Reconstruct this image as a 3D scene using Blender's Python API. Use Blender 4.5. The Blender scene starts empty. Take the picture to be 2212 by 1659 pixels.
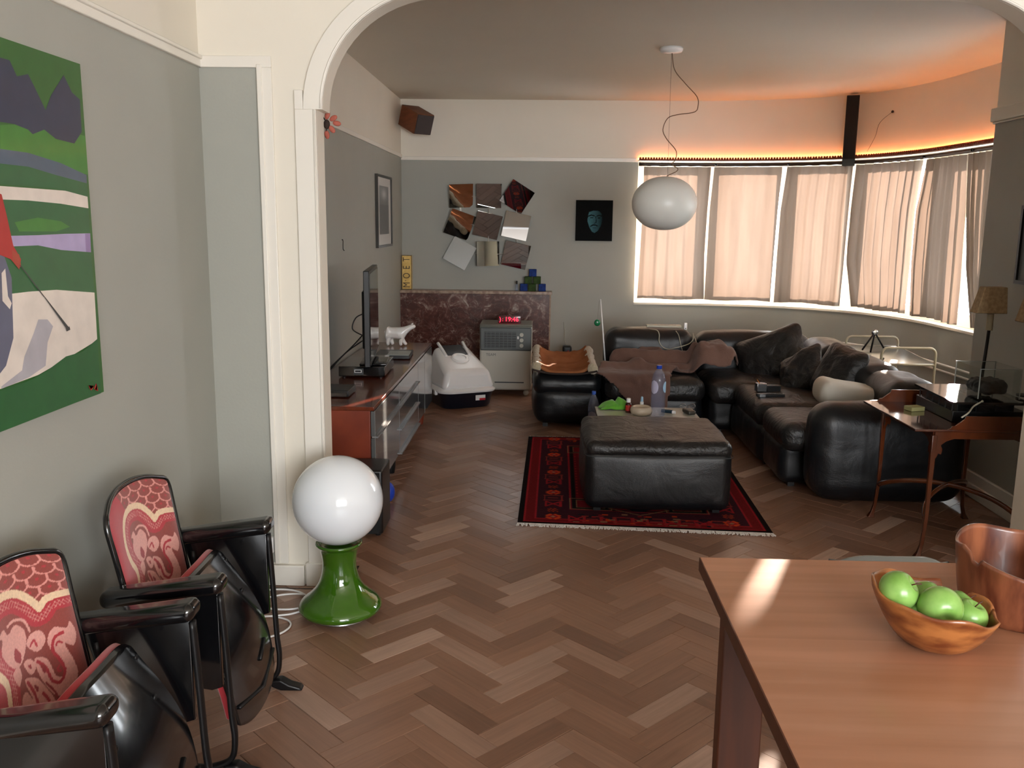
import bpy, bmesh, math, random
import numpy as np
from mathutils import Vector, Matrix, noise
R = random.Random(7)
C = bpy.context.scene.collection
pi = math.pi
sc = bpy.context.scene

# ---------------------------------------------------------------- camera
W_, H_ = 2212, 1659
CX, CY, EYE = W_ / 2, H_ / 2, 1.6
dv = np.array([64.0, 352.5]); zv = np.array([-116.0, -10520.5])
F = math.sqrt(-(dv @ zv))                       # focal length in pixels
dY = np.array([dv[0], dv[1], -F]); dY /= np.linalg.norm(dY)
dn = np.array([zv[0], zv[1], -F]); dn /= np.linalg.norm(dn)
dZ = -dn; dX = np.cross(dY, dZ)
RW = np.array([dX, dY, dZ])                     # world <- camera
cam_d = bpy.data.cameras.new('camera')
cam_d.sensor_width = 36.0; cam_d.lens = 36.0 * F / W_; cam_d.clip_start = 0.05
cam = bpy.data.objects.new('camera', cam_d); C.objects.link(cam)
m4 = Matrix.Identity(4)
for i in range(3):
    for j in range(3):
        m4[i][j] = RW[i, j]
m4[2][3] = EYE
cam.matrix_world = m4
sc.camera = cam

def ray(x, y): return RW @ np.array([x - CX, CY - y, -F])
def onZ(x, y, z=0.0):
    d = ray(x, y); t = (z - EYE) / d[2]; return Vector((t * d[0], t * d[1], z))
def onY(x, y, Y):
    d = ray(x, y); t = Y / d[1]; return Vector((t * d[0], Y, EYE + t * d[2]))
def onX(x, y, X):
    d = ray(x, y); t = X / d[0]; return Vector((X, t * d[1], EYE + t * d[2]))
def proj(p):
    c = RW.T @ (np.array(p) - np.array([0, 0, EYE])); return (CX + F * c[0] / -c[2], CY - F * c[1] / -c[2])

# ---------------------------------------------------------------- light
sc.view_settings.view_transform = 'Standard'
sc.view_settings.look = 'None'
sc.view_settings.exposure = 1.22
sc.view_settings.gamma = 1.0
sc.view_settings.use_curve_mapping = False
sc.cycles.use_denoising = True
sc.cycles.sample_clamp_indirect = 6.0
sc.cycles.max_bounces = 10
sc.cycles.diffuse_bounces = 6
sc.cycles.transparent_max_bounces = 16
sc.cycles.caustics_reflective = False
sc.cycles.caustics_refractive = False
SKY = 10.0
w = bpy.data.worlds.new('world'); sc.world = w; w.use_nodes = True
bg = w.node_tree.nodes['Background']
bg.inputs[0].default_value = (0.95, 0.975, 1.0, 1); bg.inputs[1].default_value = SKY
def lamp(name, kind, **k):
    d = bpy.data.lights.new(name, kind)
    o = bpy.data.objects.new(name, d); C.objects.link(o)
    for a, b in k.items(): setattr(d, a, b)
    return o
sun = lamp('sun', 'SUN', energy=38.0, angle=math.radians(0.6), color=(1.0, 0.78, 0.62))
az, el = math.radians(24.75), math.radians(11.6)
to_sun = Vector((math.sin(az) * math.cos(el), math.cos(az) * math.cos(el), math.sin(el)))
sun.rotation_euler = to_sun.to_track_quat('Z', 'Y').to_euler()
sun.location = (6, 14, 4)
# daylight entering by the dining-room window behind the camera (portal of that opening)
FW = (0.3, 3.3, 0.7, 2.5)      # x0,x1,z0,z1 of the window in the rear wall
RY = -2.6
pt = lamp('window_portal', 'AREA', energy=1.0, shape='RECTANGLE', size=FW[1] - FW[0], size_y=FW[3] - FW[2])
pt.location = ((FW[0] + FW[1]) / 2, RY - 0.05, (FW[2] + FW[3]) / 2)
pt.rotation_euler = (-pi / 2, 0, pi)
pt.data.cycles.is_portal = True

# ---------------------------------------------------------------- helpers
def col(h, k=1.0):
    if isinstance(h, str):
        v = [int(h[i:i + 2], 16) / 255 for i in (0, 2, 4)]
        v = [x / 12.92 if x <= 0.04045 else ((x + 0.055) / 1.055) ** 2.4 for x in v]
        return (v[0] * k, v[1] * k, v[2] * k, 1)
    return (h[0] * k, h[1] * k, h[2] * k, 1)

def mat(name, c, rough=0.6, metal=0.0, spec=0.5, var=0.0, scale=20.0, bump=0.0, bscale=200.0, c2=None,
        emit=None, estr=0.0, coat=0.0, stretch=None, trans=0.0, sheen=0.0, attr=None, objcol=False, rvar=0.0, dist=0.01):
    m = bpy.data.materials.new(name); m.use_nodes = True
    nt = m.node_tree; N = nt.nodes; L = nt.links
    p = N['Principled BSDF']
    p.inputs['Base Color'].default_value = col(c)
    p.inputs['Roughness'].default_value = rough
    p.inputs['Metallic'].default_value = metal
    p.inputs['Specular IOR Level'].default_value = spec
    p.inputs['Coat Weight'].default_value = coat
    p.inputs['Coat Roughness'].default_value = 0.08
    p.inputs['Transmission Weight'].default_value = trans
    p.inputs['Sheen Weight'].default_value = sheen
    if emit is not None:
        p.inputs['Emission Color'].default_value = col(emit); p.inputs['Emission Strength'].default_value = estr
    tc = N.new('ShaderNodeTexCoord'); mp = N.new('ShaderNodeMapping')
    L.new(tc.outputs['Object'], mp.inputs[0])
    if stretch: mp.inputs['Scale'].default_value = stretch
    src = None
    if attr:
        a = N.new('ShaderNodeAttribute'); a.attribute_name = attr; src = a.outputs['Color']
    if c2 is not None or var > 0:
        n = N.new('ShaderNodeTexNoise'); n.inputs['Scale'].default_value = scale; n.inputs['Detail'].default_value = 5
        L.new(mp.outputs[0], n.inputs[0])
        if c2 is not None:
            r = N.new('ShaderNodeValToRGB'); r.color_ramp.elements[0].position = 0.38; r.color_ramp.elements[1].position = 0.62
            r.color_ramp.elements[0].color = col(c); r.color_ramp.elements[1].color = col(c2)
            L.new(n.outputs[0], r.inputs[0]); src = r.outputs[0]
        else:
            mr = N.new('ShaderNodeMapRange'); mr.inputs[1].default_value = 0.25; mr.inputs[2].default_value = 0.75
            mr.inputs[3].default_value = 1 - var; mr.inputs[4].default_value = 1 + var
            L.new(n.outputs[0], mr.inputs[0])
            mx = N.new('ShaderNodeVectorMath'); mx.operation = 'SCALE'
            if src is not None: L.new(src, mx.inputs[0])
            else: mx.inputs[0].default_value = col(c)[:3]
            L.new(mr.outputs[0], mx.inputs[3]); src = mx.outputs[0]
        if rvar > 0:
            m2 = N.new('ShaderNodeMapRange'); m2.inputs[3].default_value = rough - rvar; m2.inputs[4].default_value = rough + rvar
            L.new(n.outputs[0], m2.inputs[0]); L.new(m2.outputs[0], p.inputs['Roughness'])
    if src is not None: L.new(src, p.inputs['Base Color'])
    if bump > 0:
        b = N.new('ShaderNodeTexNoise'); b.inputs['Scale'].default_value = bscale; b.inputs['Detail'].default_value = 4
        L.new(mp.outputs[0], b.inputs[0])
        bp = N.new('ShaderNodeBump'); bp.inputs['Strength'].default_value = bump; bp.inputs['Distance'].default_value = dist
        L.new(b.outputs[0], bp.inputs['Height']); L.new(bp.outputs[0], p.inputs['Normal'])
    return m

def glass_mat(name, tint=(0.95, 0.97, 0.98), gloss=0.08, rough=0.02):
    m = bpy.data.materials.new(name); m.use_nodes = True
    nt = m.node_tree; N = nt.nodes; L = nt.links; N.clear()
    o = N.new('ShaderNodeOutputMaterial'); mx = N.new('ShaderNodeMixShader')
    t = N.new('ShaderNodeBsdfTransparent'); t.inputs[0].default_value = (*tint, 1)
    g = N.new('ShaderNodeBsdfGlossy'); g.inputs['Roughness'].default_value = rough
    f = N.new('ShaderNodeLayerWeight'); pw = N.new('ShaderNodeMath'); pw.operation = 'POWER'; pw.inputs[1].default_value = 5.0; L.new(f.outputs['Facing'], pw.inputs[0])
    ad = N.new('ShaderNodeMath'); ad.operation = 'MULTIPLY_ADD'; ad.inputs[1].default_value = 0.5; ad.inputs[2].default_value = 0.02 + gloss * 0.5
    L.new(pw.outputs[0], ad.inputs[0]); L.new(ad.outputs[0], mx.inputs[0])
    L.new(t.outputs[0], mx.inputs[1]); L.new(g.outputs[0], mx.inputs[2]); L.new(mx.outputs[0], o.inputs[0])
    return m

def cloth_mat(name, c, tr, k):
    m = bpy.data.materials.new(name); m.use_nodes = True
    nt = m.node_tree; N = nt.nodes; L = nt.links; N.clear()
    o = N.new('ShaderNodeOutputMaterial'); ad = N.new('ShaderNodeAddShader')
    d = N.new('ShaderNodeBsdfDiffuse'); d.inputs[0].default_value = col(c, 0.45)
    t = N.new('ShaderNodeBsdfTranslucent')
    tc = N.new('ShaderNodeTexCoord'); mp = N.new('ShaderNodeMapping'); mp.inputs['Scale'].default_value = (1, 1, 0.12)
    n = N.new('ShaderNodeTexNoise'); n.inputs['Scale'].default_value = 14; n.inputs['Detail'].default_value = 3
    L.new(tc.outputs['Object'], mp.inputs[0]); L.new(mp.outputs[0], n.inputs[0])
    mr = N.new('ShaderNodeMapRange'); mr.inputs[1].default_value = 0.3; mr.inputs[2].default_value = 0.7
    mr.inputs[3].default_value = 0.88; mr.inputs[4].default_value = 1.1; L.new(n.outputs[0], mr.inputs[0])
    sv = N.new('ShaderNodeVectorMath'); sv.operation = 'SCALE'; sv.inputs[0].default_value = col(tr, k)[:3]
    L.new(mr.outputs[0], sv.inputs[3]); L.new(sv.outputs[0], t.inputs[0])
    L.new(d.outputs[0], ad.inputs[0]); L.new(t.outputs[0], ad.inputs[1]); L.new(ad.outputs[0], o.inputs[0])
    return m

class MB:
    def __init__(s): s.v = []; s.f = []; s.mi = []; s.M = Matrix.Identity(4); s.cur = 0
    def add(s, vs, fs, mi=None):
        b = len(s.v); M = s.M
        s.v += [tuple(M @ Vector(p)) for p in vs]
        s.f += [tuple(b + i for i in f) for f in fs]
        s.mi += [s.cur if mi is None else mi] * len(fs)
        return s
    def box(s, x0, x1, y0, y1, z0, z1):
        return s.add([(x0, y0, z0), (x1, y0, z0), (x1, y1, z0), (x0, y1, z0), (x0, y0, z1), (x1, y0, z1), (x1, y1, z1), (x0, y1, z1)],
                     [(0, 3, 2, 1), (4, 5, 6, 7), (0, 1, 5, 4), (1, 2, 6, 5), (2, 3, 7, 6), (3, 0, 4, 7)])
    def hexa(s, lo, hi):      # two quads (lists of 4 points)
        return s.add(list(lo) + list(hi), [(0, 3, 2, 1), (4, 5, 6, 7), (0, 1, 5, 4), (1, 2, 6, 5), (2, 3, 7, 6), (3, 0, 4, 7)])
    def prism(s, pts, d):     # closed polygon (3d points) pushed by d
        n = len(pts); d = Vector(d)
        return s.add([tuple(p) for p in pts] + [tuple(Vector(p) + d) for p in pts],
                     [tuple(range(n - 1, -1, -1)), tuple(range(n, 2 * n))] + [(i, (i + 1) % n, n + (i + 1) % n, n + i) for i in range(n)])
    def tube(s, pts, r, n=8, closed=False, flat=None, cap=True):
        pts = [Vector(p) for p in pts]; k = len(pts); vs = []; prev = None
        rr = r if isinstance(r, (list, tuple)) else [r] * k
        for i, p in enumerate(pts):
            a = pts[(i - 1) % k] if (closed or i > 0) else p
            b = pts[(i + 1) % k] if (closed or i < k - 1) else p
            t = (b - a).normalized()
            if prev is None:
                u = t.cross(Vector((0, 0, 1)))
                if u.length < 1e-3: u = t.cross(Vector((0, 1, 0)))
            else: u = prev - t * prev.dot(t)
            u.normalize(); prev = u; v2 = t.cross(u)
            for j in range(n):
                an = 2 * pi * j / n
                fu, fv = (1, 1) if flat is None else flat
                vs.append(p + (u * math.cos(an) * fu + v2 * math.sin(an) * fv) * rr[i])
        fs = []
        for i in range(k if closed else k - 1):
            for j in range(n):
                a = i * n + j; b = i * n + (j + 1) % n; c = ((i + 1) % k) * n + (j + 1) % n; d = ((i + 1) % k) * n + j
                fs.append((a, b, c, d))
        if not closed and cap: fs += [tuple(range(n - 1, -1, -1)), tuple(range((k - 1) * n, k * n))]
        return s.add(vs, fs)
    def lathe(s, prof, n=32, c=(0, 0, 0), cap=True):
        k = len(prof); vs = []
        for r, z in prof:
            for j in range(n):
                a = 2 * pi * j / n; vs.append((c[0] + r * math.cos(a), c[1] + r * math.sin(a), c[2] + z))
        fs = [(i * n + j, i * n + (j + 1) % n, (i + 1) * n + (j + 1) % n, (i + 1) * n + j) for i in range(k - 1) for j in range(n)]
        if cap: fs += [tuple(range(n - 1, -1, -1)), tuple(range((k - 1) * n, k * n))]
        return s.add(vs, fs)
    def ball(s, c, r, n=20, m=12):
        if not isinstance(r, (list, tuple)): r = (r, r, r)
        vs = [(c[0], c[1], c[2] - r[2])]
        for i in range(1, m):
            t = -pi / 2 + pi * i / m
            for j in range(n):
                a = 2 * pi * j / n
                vs.append((c[0] + r[0] * math.cos(t) * math.cos(a), c[1] + r[1] * math.cos(t) * math.sin(a), c[2] + r[2] * math.sin(t)))
        vs.append((c[0], c[1], c[2] + r[2])); last = len(vs) - 1
        fs = [(0, 1 + (j + 1) % n, 1 + j) for j in range(n)]
        for i in range(m - 2):
            for j in range(n):
                a = 1 + i * n + j; b = 1 + i * n + (j + 1) % n
                fs.append((a, b, b + n, a + n))
        o = 1 + (m - 2) * n
        fs += [(o + j, o + (j + 1) % n, last) for j in range(n)]
        return s.add(vs, fs)
    def rbox(s, c, h, r, seg=4, mid=8, fn=None):   # rounded box; h half sizes; fn(p,normal)->p
        def ax(hh):
            a = [-hh + r * i / seg for i in range(seg)]
            b = [-hh + r + (2 * hh - 2 * r) * i / mid for i in range(mid + 1)]
            return a + b + [-x for x in reversed(a)]
        axs = [ax(x) for x in h]; idx = {}; vs = []; fs = []
        def vid(p):
            k = tuple(round(x, 6) for x in p)
            if k not in idx:
                q = Vector([max(-h[i] + r, min(h[i] - r, p[i])) for i in range(3)])
                d = Vector(p) - q
                d = d.normalized() if d.length > 1e-9 else Vector((0, 0, 0))
                w = q + d * r
                if fn: w = fn(w, d)
                idx[k] = len(vs); vs.append((w[0] + c[0], w[1] + c[1], w[2] + c[2]))
            return idx[k]
        for d in range(3):
            u, v = (d + 1) % 3, (d + 2) % 3
            for sg in (-1, 1):
                A, B = axs[u], axs[v]
                for i in range(len(A) - 1):
                    for j in range(len(B) - 1):
                        q = []
                        for (aa, bb) in ((A[i], B[j]), (A[i + 1], B[j]), (A[i + 1], B[j + 1]), (A[i], B[j + 1])):
                            p = [0, 0, 0]; p[d] = sg * h[d]; p[u] = aa; p[v] = bb; q.append(vid(p))
                        if sg < 0: q.reverse()
                        if len(set(q)) == 4: fs.append(tuple(q))
        return s.add(vs, fs)
    def build(s, name, m, parent=None, smooth=False, bevel=0.0, seg=2, loc=None, solid=0.0, subsurf=0, label=None, auto=None):
        me = bpy.data.meshes.new(name); me.from_pydata(s.v, [], s.f); me.update()
        ms = m if isinstance(m, (list, tuple)) else [m]
        for x in ms: me.materials.append(x)
        if len(ms) > 1: me.polygons.foreach_set('material_index', s.mi)
        o = bpy.data.objects.new(name, me); C.objects.link(o)
        if parent is not None: o.parent = parent
        if loc is not None: o.location = loc
        if solid: md = o.modifiers.new('solid', 'SOLIDIFY'); md.thickness = solid; md.offset = 0
        if bevel: md = o.modifiers.new('bevel', 'BEVEL'); md.width = bevel; md.segments = seg; md.limit_method = 'ANGLE'; md.angle_limit = 0.6
        if subsurf: md = o.modifiers.new('sub', 'SUBSURF'); md.levels = subsurf; md.render_levels = subsurf
        if smooth or bevel:
            me.polygons.foreach_set('use_smooth', [True] * len(me.polygons))
            if auto or bevel:
                try: me.set_sharp_from_angle(angle=auto or 0.7)
                except Exception: pass
        if label: o['label'] = label
        return o
def thing(name, label, cat, loc=(0, 0, 0), rz=0.0, group=None):
    o = bpy.data.objects.new(name, None); C.objects.link(o); o.empty_display_size = 0.05
    o.location = loc; o.rotation_euler = (0, 0, rz)
    o['label'] = label; o['category'] = cat
    if group: o['group'] = group
    return o
def tag(o, label, cat, group=None):
    o['label'] = label; o['category'] = cat
    if group: o['group'] = group
    return o
def struct(o): o['kind'] = 'structure'; return o
def copy_tree(o, parent=None):
    c = o.copy(); C.objects.link(c)
    if parent is not None: c.parent = parent
    for ch in list(o.children): copy_tree(ch, c)
    return c
def fbm(p, o=3): return noise.fractal(Vector(p), 1.0, 2.0, o)
def lerp_tab(x, xs, ys):
    if x <= xs[0]: return ys[0]
    for i in range(len(xs) - 1):
        if x <= xs[i + 1]: return ys[i] + (ys[i + 1] - ys[i]) * (x - xs[i]) / (xs[i + 1] - xs[i])
    return ys[-1]
def spline(pts, n=8, closed=False):
    pts = [Vector(p) for p in pts]; out = []; k = len(pts)
    for i in range(k if closed else k - 1):
        if closed: p0, p1, p2, p3 = pts[(i - 1) % k], pts[i], pts[(i + 1) % k], pts[(i + 2) % k]
        else: p0, p1, p2, p3 = pts[max(i - 1, 0)], pts[i], pts[i + 1], pts[min(i + 2, k - 1)]
        for j in range(n):
            t = j / n
            out.append(0.5 * ((2 * p1) + (p2 - p0) * t + (2 * p0 - 5 * p1 + 4 * p2 - p3) * t * t + (3 * p1 - p0 - 3 * p2 + p3) * t ** 3))
    if not closed: out.append(pts[-1])
    return out
def text_mesh(body, size, m, parent, M, name='lettering', depth=0.001, sx=1.0):
    cu = bpy.data.curves.new(name, 'FONT'); cu.body = body; cu.size = size; cu.extrude = depth; cu.align_x = 'CENTER'; cu.align_y = 'CENTER'
    o = bpy.data.objects.new('tmp', cu); C.objects.link(o)
    dg = bpy.context.evaluated_depsgraph_get(); me = bpy.data.meshes.new_from_object(o.evaluated_get(dg))
    bpy.data.objects.remove(o)
    me.transform(M @ Matrix.Diagonal((sx, 1, 1, 1))); me.materials.clear(); me.materials.append(m)
    q = bpy.data.objects.new(name, me); C.objects.link(q)
    if parent is not None: q.parent = parent
    return q
def img_grid(nu, nv, fn, rgb, name, m, parent=None, loc=None):
    """dense sheet whose woven/painted colours sit in a colour attribute; fn(u,v)->point, rgb: (nv,nu,3) linear"""
    vs = [tuple(fn(i / (nu - 1), j / (nv - 1))) for j in range(nv) for i in range(nu)]
    fs = [(j * nu + i, j * nu + i + 1, (j + 1) * nu + i + 1, (j + 1) * nu + i) for j in range(nv - 1) for i in range(nu - 1)]
    me = bpy.data.meshes.new(name); me.from_pydata(vs, [], fs); me.materials.append(m)
    ca = me.color_attributes.new('weave', 'FLOAT_COLOR', 'POINT')
    a = np.ones((nv * nu, 4), dtype=np.float32); a[:, :3] = rgb.reshape(-1, 3)
    ca.data.foreach_set('color', a.ravel())
    me.polygons.foreach_set('use_smooth', [True] * len(me.polygons))
    o = bpy.data.objects.new(name, me); C.objects.link(o)
    if parent is not None: o.parent = parent
    if loc is not None: o.location = loc
    return o
def lin(h): return np.array(col(h)[:3])
def seg_dist(X, Y, pts):
    d = np.full(X.shape, 1e9)
    for (x0, y0), (x1, y1) in zip(pts[:-1], pts[1:]):
        dx, dy = x1 - x0, y1 - y0; L2 = dx * dx + dy * dy + 1e-12
        t = np.clip(((X - x0) * dx + (Y - y0) * dy) / L2, 0, 1)
        d = np.minimum(d, np.hypot(X - x0 - t * dx, Y - y0 - t * dy))
    return d
def in_poly(X, Y, pts):
    r = np.zeros(X.shape, bool); n = len(pts)
    for i in range(n):
        x0, y0 = pts[i]; x1, y1 = pts[(i + 1) % n]
        c = ((y0 > Y) != (y1 > Y)) & (X < (x1 - x0) * (Y - y0) / (y1 - y0 + 1e-12) + x0)
        r ^= c
    return r

# ---------------------------------------------------------------- materials
M_white = mat('white_paint', 'e3ddd0', 0.55, var=0.02, scale=3, bump=0.02, bscale=60)
M_trim = mat('white_gloss_trim', 'e6e2d9', 0.32)
M_grey = mat('grey_wall_paint', 'a2a39b', 0.6, var=0.03, scale=2.5, bump=0.05, bscale=90)
M_ceil = mat('ceiling_paint', 'd6cec0', 0.7, var=0.02, scale=2)
M_leather = mat('black_leather', '15171a', 0.36, var=0.25, scale=9, bump=0.25, bscale=260, rvar=0.07, dist=0.004)
M_leather2 = mat('worn_black_leather', '1d1c1c', 0.42, var=0.3, scale=7, bump=0.4, bscale=90, rvar=0.1, dist=0.006)
M_black = mat('black_plastic', '0c0d0f', 0.35)
M_blackm = mat('black_metal', '0e0e10', 0.4, metal=0.3)
M_lacq = mat('black_lacquer_wood', '0b0b0d', 0.18, coat=0.5, var=0.2, scale=12, rvar=0.06)
M_cherry = mat('red_cherry_wood', '6e2814', 0.4, c2='7d3118', scale=5, stretch=(1, 6, 1), coat=0.2)
M_chrome = mat('brushed_metal', 'b9bcc0', 0.25, metal=1.0)
M_door = mat('grey_glass_front', '6a6d6e', 0.10, metal=0.35, coat=0.3)
M_wtop = mat('beech_table_top', '8d5a40', 0.28, c2='a06a4d', scale=3.0, stretch=(0.5, 7, 1), bump=0.05, bscale=30, coat=0.15)
M_wleg = mat('dark_table_wood', '44200f', 0.5, c2='502713', scale=4, stretch=(6, 6, 0.6))
def add_creases(m, scale, strength, dist, stretch=(1, 1, 1)):
    nt = m.node_tree; N = nt.nodes; L = nt.links; p = N['Principled BSDF']
    old = p.inputs['Normal'].links[0].from_socket
    tc = N.new('ShaderNodeTexCoord'); mp = N.new('ShaderNodeMapping'); mp.inputs['Scale'].default_value = stretch
    n = N.new('ShaderNodeTexNoise'); n.inputs['Scale'].default_value = scale; n.inputs['Detail'].default_value = 4; n.inputs['Distortion'].default_value = 1.8
    L.new(tc.outputs['Object'], mp.inputs[0]); L.new(mp.outputs[0], n.inputs[0])
    b = N.new('ShaderNodeBump'); b.inputs['Strength'].default_value = strength; b.inputs['Distance'].default_value = dist
    L.new(n.outputs[0], b.inputs['Height']); L.new(old, b.inputs['Normal']); L.new(b.outputs[0], p.inputs['Normal'])
add_creases(M_leather2, 7, 0.5, 0.03, (1, 1, 1)); add_creases(M_leather, 4, 0.25, 0.02)
M_mahog = mat('mahogany', '45200f', 0.18, c2='5e2d14', scale=6, stretch=(1, 1, 0.4), coat=0.6)
M_whitep = mat('white_plastic', 'ececec', 0.25)
M_navy = mat('navy_plastic', '12141f', 0.3)
M_cream = mat('cream_enamel_tube', 'b5ad97', 0.3)
M_glassy = glass_mat('clear_glass')
M_water = glass_mat('bottle_plastic', (0.86, 0.90, 0.98), 0.03, 0.08)
_n = M_water.node_tree; _d = _n.nodes.new('ShaderNodeBsdfDiffuse'); _d.inputs[0].default_value = (0.42, 0.46, 0.62, 1)
_m = _n.nodes.new('ShaderNodeMixShader'); _m.inputs[0].default_value = 0.13
_o = [x for x in _n.nodes if x.type == 'OUTPUT_MATERIAL'][0]; _s = _o.inputs[0].links[0].from_socket
_n.links.new(_s, _m.inputs[1]); _n.links.new(_d.outputs[0], _m.inputs[2]); _n.links.new(_m.outputs[0], _o.inputs[0])
M_acr = glass_mat('clear_acrylic', (0.93, 0.95, 0.95), 0.05)
M_opal = mat('opal_glass', 'e6ecf2', 0.12, coat=0.5)
M_mirror = mat('mirror_glass', 'd8dadb', 0.02, metal=1.0)
M_blue = mat('blue_plastic', '1c3ea8', 0.3)
# ================================================================ THE SETTING
XL, YA, YB, ZC, ZR = -1.385, 3.71, 8.95, 2.745, 2.19
AT = 0.115                       # thickness of the arch wall
XR, YR = 2.617, 5.443            # right wall and where it turns into the bay
# ---- floor: herringbone blocks
PW, PL = 0.0894, 0.337
s2 = math.sqrt(0.5)
fl = MB().box(-1.6, 4.6, RY - 0.2, 9.4, -0.15, -0.012).build('floor', mat('subfloor', '2a1c14', 0.9)); struct(fl)
def floor_material():
    m = bpy.data.materials.new('oak_blocks'); m.use_nodes = True
    nt = m.node_tree; N = nt.nodes; L = nt.links; p = N['Principled BSDF']
    oi = N.new('ShaderNodeObjectInfo'); at = N.new('ShaderNodeAttribute'); at.attribute_name = 'tone'
    ad = N.new('ShaderNodeVectorMath'); ad.operation = 'ADD'
    L.new(oi.outputs['Color'], ad.inputs[0]); L.new(at.outputs['Color'], ad.inputs[1])
    sx = N.new('ShaderNodeSeparateXYZ'); L.new(ad.outputs[0], sx.inputs[0])
    r = N.new('ShaderNodeValToRGB'); cr = r.color_ramp
    cr.elements[0].position = 0.0; cr.elements[0].color = col('6b4e3e')
    cr.elements[1].position = 1.0; cr.elements[1].color = col('b99b88')
    e = cr.elements.new(0.35); e.color = col('82604c')
    e = cr.elements.new(0.65); e.color = col('936f5a')
    e = cr.elements.new(0.85); e.color = col('a28473')
    L.new(sx.outputs[0], r.inputs[0])
    tc = N.new('ShaderNodeTexCoord')
    # grain runs along the block: direction switched by G channel (0 = along +45, 1 = along -45)
    gm = N.new('ShaderNodeNewGeometry')
    ra = N.new('ShaderNodeVectorRotate'); ra.rotation_type = 'Z_AXIS'; L.new(gm.outputs['Position'], ra.inputs['Vector'])
    mm = N.new('ShaderNodeMath'); mm.operation = 'MULTIPLY_ADD'; mm.inputs[1].default_value = pi / 2; mm.inputs[2].default_value = -pi / 4
    L.new(sx.outputs[1], mm.inputs[0]); L.new(mm.outputs[0], ra.inputs['Angle'])
    mp = N.new('ShaderNodeMapping'); mp.inputs['Scale'].default_value = (3.0, 55.0, 1.0); L.new(ra.outputs[0], mp.inputs[0])
    n = N.new('ShaderNodeTexNoise'); n.inputs['Scale'].default_value = 1.0; n.inputs['Detail'].default_value = 6; n.inputs['Roughness'].default_value = 0.65
    L.new(mp.outputs[0], n.inputs[0])
    mr = N.new('ShaderNodeMapRange'); mr.inputs[1].default_value = 0.3; mr.inputs[2].default_value = 0.7; mr.inputs[3].default_value = 0.84; mr.inputs[4].default_value = 1.14
    L.new(n.outputs[0], mr.inputs[0])
    n2 = N.new('ShaderNodeTexNoise'); n2.inputs['Scale'].default_value = 2.2; n2.inputs['Detail'].default_value = 3; L.new(gm.outputs['Position'], n2.inputs[0])
    mr2 = N.new('ShaderNodeMapRange'); mr2.inputs[1].default_value = 0.3; mr2.inputs[2].default_value = 0.7; mr2.inputs[3].default_value = 0.9; mr2.inputs[4].default_value = 1.1
    L.new(n2.outputs[0], mr2.inputs[0])
    ml = N.new('ShaderNodeMath'); ml.operation = 'MULTIPLY'; L.new(mr.outputs[0], ml.inputs[0]); L.new(mr2.outputs[0], ml.inputs[1])
    sv = N.new('ShaderNodeVectorMath'); sv.operation = 'SCALE'; L.new(r.outputs[0], sv.inputs[0]); L.new(ml.outputs[0], sv.inputs[3])
    L.new(sv.outputs[0], p.inputs['Base Color'])
    mr3 = N.new('ShaderNodeMapRange'); mr3.inputs[3].default_value = 0.27; mr3.inputs[4].default_value = 0.45; L.new(n2.outputs[0], mr3.inputs[0]); L.new(mr3.outputs[0], p.inputs['Roughness'])
    bp = N.new('ShaderNodeBump'); bp.inputs['Strength'].default_value = 0.12; bp.inputs['Distance'].default_value = 0.002
    L.new(n.outputs[0], bp.inputs['Height']); L.new(bp.outputs[0], p.inputs['Normal'])
    return m
M_floor = floor_material()
g = 0.0006; bv = 0.0012
def block_geo(L_, W_b):
    a, b = L_ / 2 - g, W_b / 2 - g
    return ([(-a, -b, -0.012), (a, -b, -0.012), (a, b, -0.012), (-a, b, -0.012), (-a, -b, -bv), (a, -b, -bv), (a, b, -bv), (-a, b, -bv),
             (-a + bv, -b + bv, 0), (a - bv, -b + bv, 0), (a - bv, b - bv, 0), (-a + bv, b - bv, 0)],
            [(0, 1, 5, 4), (1, 2, 6, 5), (2, 3, 7, 6), (3, 0, 4, 7), (4, 5, 9, 8), (5, 6, 10, 9), (6, 7, 11, 10), (7, 4, 8, 11), (8, 9, 10, 11)])
bv_, bf_ = block_geo(PL, PW)
def add_tone(me, vals):
    ca = me.color_attributes.new('tone', 'FLOAT_COLOR', 'POINT'); ca.data.foreach_set('color', np.array(vals, dtype=np.float32).ravel())
pm = bpy.data.meshes.new('floor_block'); pm.from_pydata(bv_, [], bf_); pm.materials.append(M_floor); add_tone(pm, [(0, 0, 0, 1)] * len(bv_))
blocks = []
ox, oy = -0.110, 3.013
for j in range(-9, 22):
    for k in range(-75, 60):
        u0, v0 = k * PW - j * PL, k * PW + j * PL
        for kind in (0, 1):
            if kind == 0: cu, cv2 = u0 + PL / 2, v0 + PW / 2
            else: cu, cv2 = u0 + PW / 2, v0 + PW + PL / 2
            x = (cu - cv2) * s2 + ox; y = (cu + cv2) * s2 + oy
            if x < -1.35 - 0.22 or x > 4.5 or y < RY or y > 9.1: continue
            if y > YR + 0.2 and x > 3.5: continue
            blocks.append((x, y, kind))
def vis(x, y):
    if y < 1.0: return 0
    px, py = proj((x, y, 0))
    if not (-60 < px < W_ + 60 and py < H_ + 60): return 0
    if x < -1.3: return 0
    if x > 0.62 and y < 3.5: return 0           # under the dining table
    if 0.28 < x < 1.05 and 4.8 < y < 5.4: return 0
    if x > 2.5: return 0
    if x > 1.5 and y > 5.1: return 0
    return 1.0 / (y * y + x * x)
sc_b = sorted(range(len(blocks)), key=lambda i: -vis(blocks[i][0], blocks[i][1]))
chosen = set(i for i in sc_b[:300])
rest = MB(); tones = []
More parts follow.
